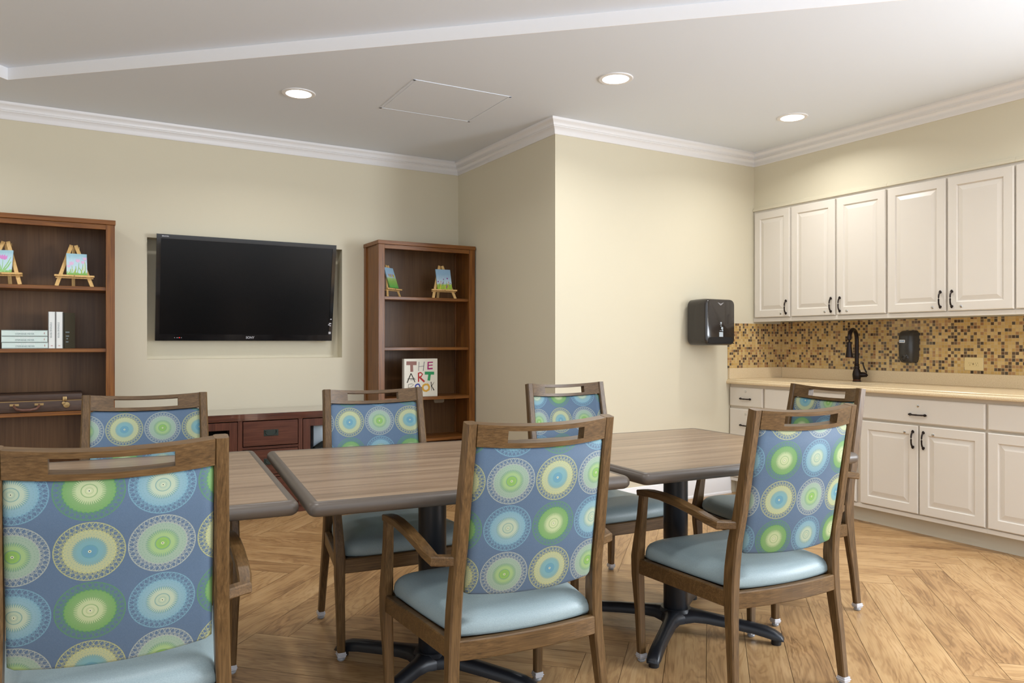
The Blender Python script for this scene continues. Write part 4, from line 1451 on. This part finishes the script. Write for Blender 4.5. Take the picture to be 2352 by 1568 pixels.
def make_chair():
    t_ = thing('dining_chair', 'x', 'chair')
    # legs
    feet = []
    for s_ in (-1, 1):
        m_ = MB()
        soft_leg(m_, [(0.253, -0.238, 0.014, 0.026, 0.030, 0), (0.245, -0.224, 0.18, 0.029, 0.036, 0), (0.236, -0.208, 0.33, 0.033, 0.044, 0), (0.232, -0.203, 0.40, 0.034, 0.050, 0),
                      (0.229, -0.204, 0.47, 0.034, 0.050, 0), (0.226, -0.214, 0.56, 0.034, 0.046, 0), (0.223, -0.236, 0.66, 0.034, 0.044, 0), (0.221, back_y(0.80), 0.80, 0.033, 0.040, 0.05), (0.218, back_y(0.93), 0.93, 0.032, 0.037, 0.12), (0.217, back_y(1.004), 1.004, 0.032, 0.036, 0.176)], s_)
        lg = m_.build('leg', M['walnut_z'], t_, angle=28)
        feet.append((lg, s_ * 0.253, -0.238, 0.026, 0.030))
        m_ = MB()
        soft_leg(m_, [(0.275, 0.240, 0.014, 0.028, 0.026, 0), (0.280, 0.246, 0.20, 0.032, 0.032, 0), (0.284, 0.252, 0.33, 0.036, 0.044, 0), (0.284, 0.252, 0.40, 0.036, 0.050, 0), (0.285, 0.240, 0.47, 0.033, 0.042, 0),
                      (0.287, 0.222, 0.56, 0.030, 0.034, 0), (0.290, 0.206, 0.645, 0.028, 0.032, 0)], s_)
        lg = m_.build('leg', M['walnut_z'], t_, angle=28)
        feet.append((lg, s_ * 0.275, 0.240, 0.028, 0.026))
    for lg, x, y, wx, wy in feet:
        MB().lathe([(0.0, 0.0), (0.010, 0.0), (0.0145, 0.004), (0.0155, 0.008), (0.013, 0.012), (0.008, 0.0135), (0.0, 0.0135)], (x, y, 0), 18).build('glide', M['glide'], lg)
        m_ = MB()
        e = 0.002
        m_.box(x - wx / 2 - e, x + wx / 2 + e, y - wy / 2 - e, y + wy / 2 + e, 0.0138, 0.034, 0.002)
        m_.box(x - wx / 2 - e - 0.002, x + wx / 2 + e + 0.002, y - wy / 2 - e - 0.002, y + wy / 2 + e + 0.002, 0.022, 0.026, 0.001)
        m_.build('foot_sleeve', M['sleeve'], lg, smooth=False)
    # seat frame
    m_ = MB()
    z0, z1 = 0.338, 0.394
    def rail(p0, p1, th, sag=0.0, n=1):
        pts = []
        for i in range(n + 1):
            f = i / n
            pts.append((p0[0] + (p1[0] - p0[0]) * f, p0[1] + (p1[1] - p0[1]) * f - sag * 4 * f * (1 - f), (z0 + z1) / 2))
        m_.tube(pts, 0, rect=(th, z1 - z0))
    rail((-0.236, -0.212), (0.236, -0.212), 0.024, 0.020, 10)
    rail((-0.284, 0.256), (0.284, 0.256), 0.024, -0.010, 8)
    for s_ in (-1, 1):
        rail((s_ * 0.234, -0.200), (s_ * 0.284, 0.250), 0.024)
    m_.loft([[(-0.226, -0.205, z), (0.226, -0.205, z), (0.274, 0.245, z), (-0.274, 0.245, z)] for z in (0.378, 0.388)])
    m_.build('seat_frame', M['walnut_x'], t_, smooth=False)
    # top rail with hand slot
    m_ = MB()
    bent_bar(m_, -0.203, 0.203, 0.990, 1.004, 0.030, 20)
    bent_bar(m_, -0.203, 0.203, 0.943, 0.957, 0.030, 20)
    bent_bar(m_, -0.203, -0.120, 0.9568, 0.9902, 0.030, 6)
    bent_bar(m_, 0.120, 0.203, 0.9568, 0.9902, 0.030, 6)
    m_.build('top_rail', M['walnut_x'], t_, angle=50)
    # upholstered back
    m_ = MB()
    rings = []
    n = 30
    zb_, zt_ = 0.520, 0.942
    for i in range(n + 1):
        x = -0.2035 + 0.407 * i / n
        ed = min(1.0, (0.2035 - abs(x)) / 0.012 + 0.15)
        th = 0.013 * math.sqrt(1 - (1 - ed) ** 2)
        rz_ = 0.006 * (1 - ed)
        ring = []
        zz = [(zb_ + 0.010 + rz_, -1), (zb_ + 0.16, -1), (zb_ + 0.30, -1), (zt_ - 0.008 - rz_, -1), (zt_ - rz_, -0.5), (zt_ - rz_, 0.5), (zt_ - 0.008 - rz_, 1), (zb_ + 0.30, 1), (zb_ + 0.16, 1), (zb_ + 0.010 + rz_, 1), (zb_ + 0.003 + rz_, 0.7), (zb_ + rz_, 0.0), (zb_ + 0.003 + rz_, -0.7)]
        for z, sd_ in zz:
            hh = min(1.0, max(0.0, (z - zb_) / 0.42))
            ring.append((x * (1.0 - 0.004 * hh), back_y(z) + bow(x) + sd_ * th, z + dip(x)))
        rings.append(ring)
    m_.loft(rings)
    pn = m_.build('backrest', M['fabric'], t_, angle=60)
    # seat cushion
    def outline(ins):
        pts = []
        raw = []
        for i in range(9):      # rear edge, slightly bowed
            f = i / 8
            x = -0.214 + 0.428 * f
            raw.append((x, -0.202 - 0.026 * (1 - (x / 0.214) ** 2)))
        for i in range(1, 8):
            f = i / 8
            raw.append((0.220 + 0.048 * f + 0.006 * math.sin(PI * f), -0.185 + 0.40 * f))
        for i in range(13):
            a = -PI * 0.02 + (PI * 1.04) * i / 12
            cx = math.cos(a)
            raw.append((0.269 * (abs(cx) ** 0.55) * (1 if cx > 0 else -1), 0.205 + 0.068 * max(0, math.sin(a)) ** 0.65))
        for i in range(7, 0, -1):
            f = i / 8
            raw.append((-(0.220 + 0.048 * f + 0.006 * math.sin(PI * f)), -0.185 + 0.40 * f))
        cx, cy = 0.0, 0.03
        for (x, y) in raw:
            dx, dy = x - cx, y - cy
            l = math.hypot(dx, dy)
            k = max(0.0, (l - ins) / l)
            pts.append((cx + dx * k, cy + dy * k))
        return pts
    m_ = MB()
    rings = []
    for ins, z in ((0.016, 0.3925), (0.004, 0.396), (0.0, 0.405), (0.001, 0.420), (0.006, 0.434), (0.016, 0.446), (0.032, 0.455), (0.060, 0.463), (0.11, 0.470), (0.17, 0.473), (0.215, 0.474)):
        rings.append([(x, y, z) for x, y in outline(ins)])
    m_.loft(rings)
    m_.build('seat', M['seat'], t_, angle=60)
    # arms
    for s_ in (-1, 1):
        m_ = MB()
        path = [(0.224, -0.226, 0.618), (0.250, -0.213, 0.618), (0.283, -0.196, 0.618), (0.287, -0.150, 0.627), (0.289, -0.090, 0.640), (0.290, 0.0, 0.653), (0.290, 0.09, 0.659), (0.289, 0.16, 0.657), (0.288, 0.205, 0.652), (0.287, 0.232, 0.648)]
        rc = [(0.034, 0.026), (0.032, 0.026), (0.034, 0.028), (0.034, 0.028), (0.033, 0.027), (0.034, 0.027), (0.036, 0.026), (0.037, 0.025), (0.037, 0.024), (0.034, 0.022)]
        m_.tube([(s_ * x, y, z) for x, y, z in path], 0, rect=rc)
        m_.build('armrest', M['walnut_y'], t_, angle=32)
    return t_, pn


def place(root, lab, x, y, deg, phase, first):
    if first:
        r = root
    else:
        r = root.copy()
        COL.objects.link(r)
        for ch in list(root.children):
            c = ch.copy()
            COL.objects.link(c)
            c.parent = r
            for g_ in list(ch.children):
                d = g_.copy()
                COL.objects.link(d)
                d.parent = c
    r.location = (x, y, 0)
    r.rotation_euler = (0, 0, R(deg))
    r['label'] = lab
    r['group'] = 'wooden dining armchairs around the tables'
    for ch in r.children:
        if ch.name.startswith('backrest'):
            # printed cloth is cut differently on every chair: repeat offset kept as a per-object colour
            ch.color = (phase[0] + 1.0, phase[1], 0.0, 1.0)
    return r


chair0, _p = make_chair()
CH = [('wooden armchair nearest the camera, blue circle-print back, at the left edge', 0.095, 2.133, -3.3, (0.0957, 0.7732)),
      ('wooden armchair in the centre foreground seen from behind, tucked under the middle table', 1.157, 2.070, -4.0, (-0.0989, 0.8391)),
      ('wooden armchair in the right foreground seen from behind, bluest circle-print back', 2.134, 1.966, -4.5, (0.0434, 0.6984)),
      ('wooden armchair facing the camera in front of the left bookcase', 0.247, 3.163, 176.4, (-0.0606, 0.8614)),
      ('wooden armchair facing the camera in front of the console and painted-letter book', 1.182, 3.033, 175.6, (-0.0260, 0.8549)),
      ('wooden armchair facing the camera by the projecting wall corner', 2.227, 2.981, 176.9, (-0.1058, 0.8105)),
      ('wooden armchair at the far right end of the tables, below the sink', 2.893, 2.445, 80.2, (-0.0073, 0.9249))]
for i, (lab, x, y, deg, ph) in enumerate(reversed(CH)):
    place(chair0, lab, x, y, deg, ph, i == len(CH) - 1)
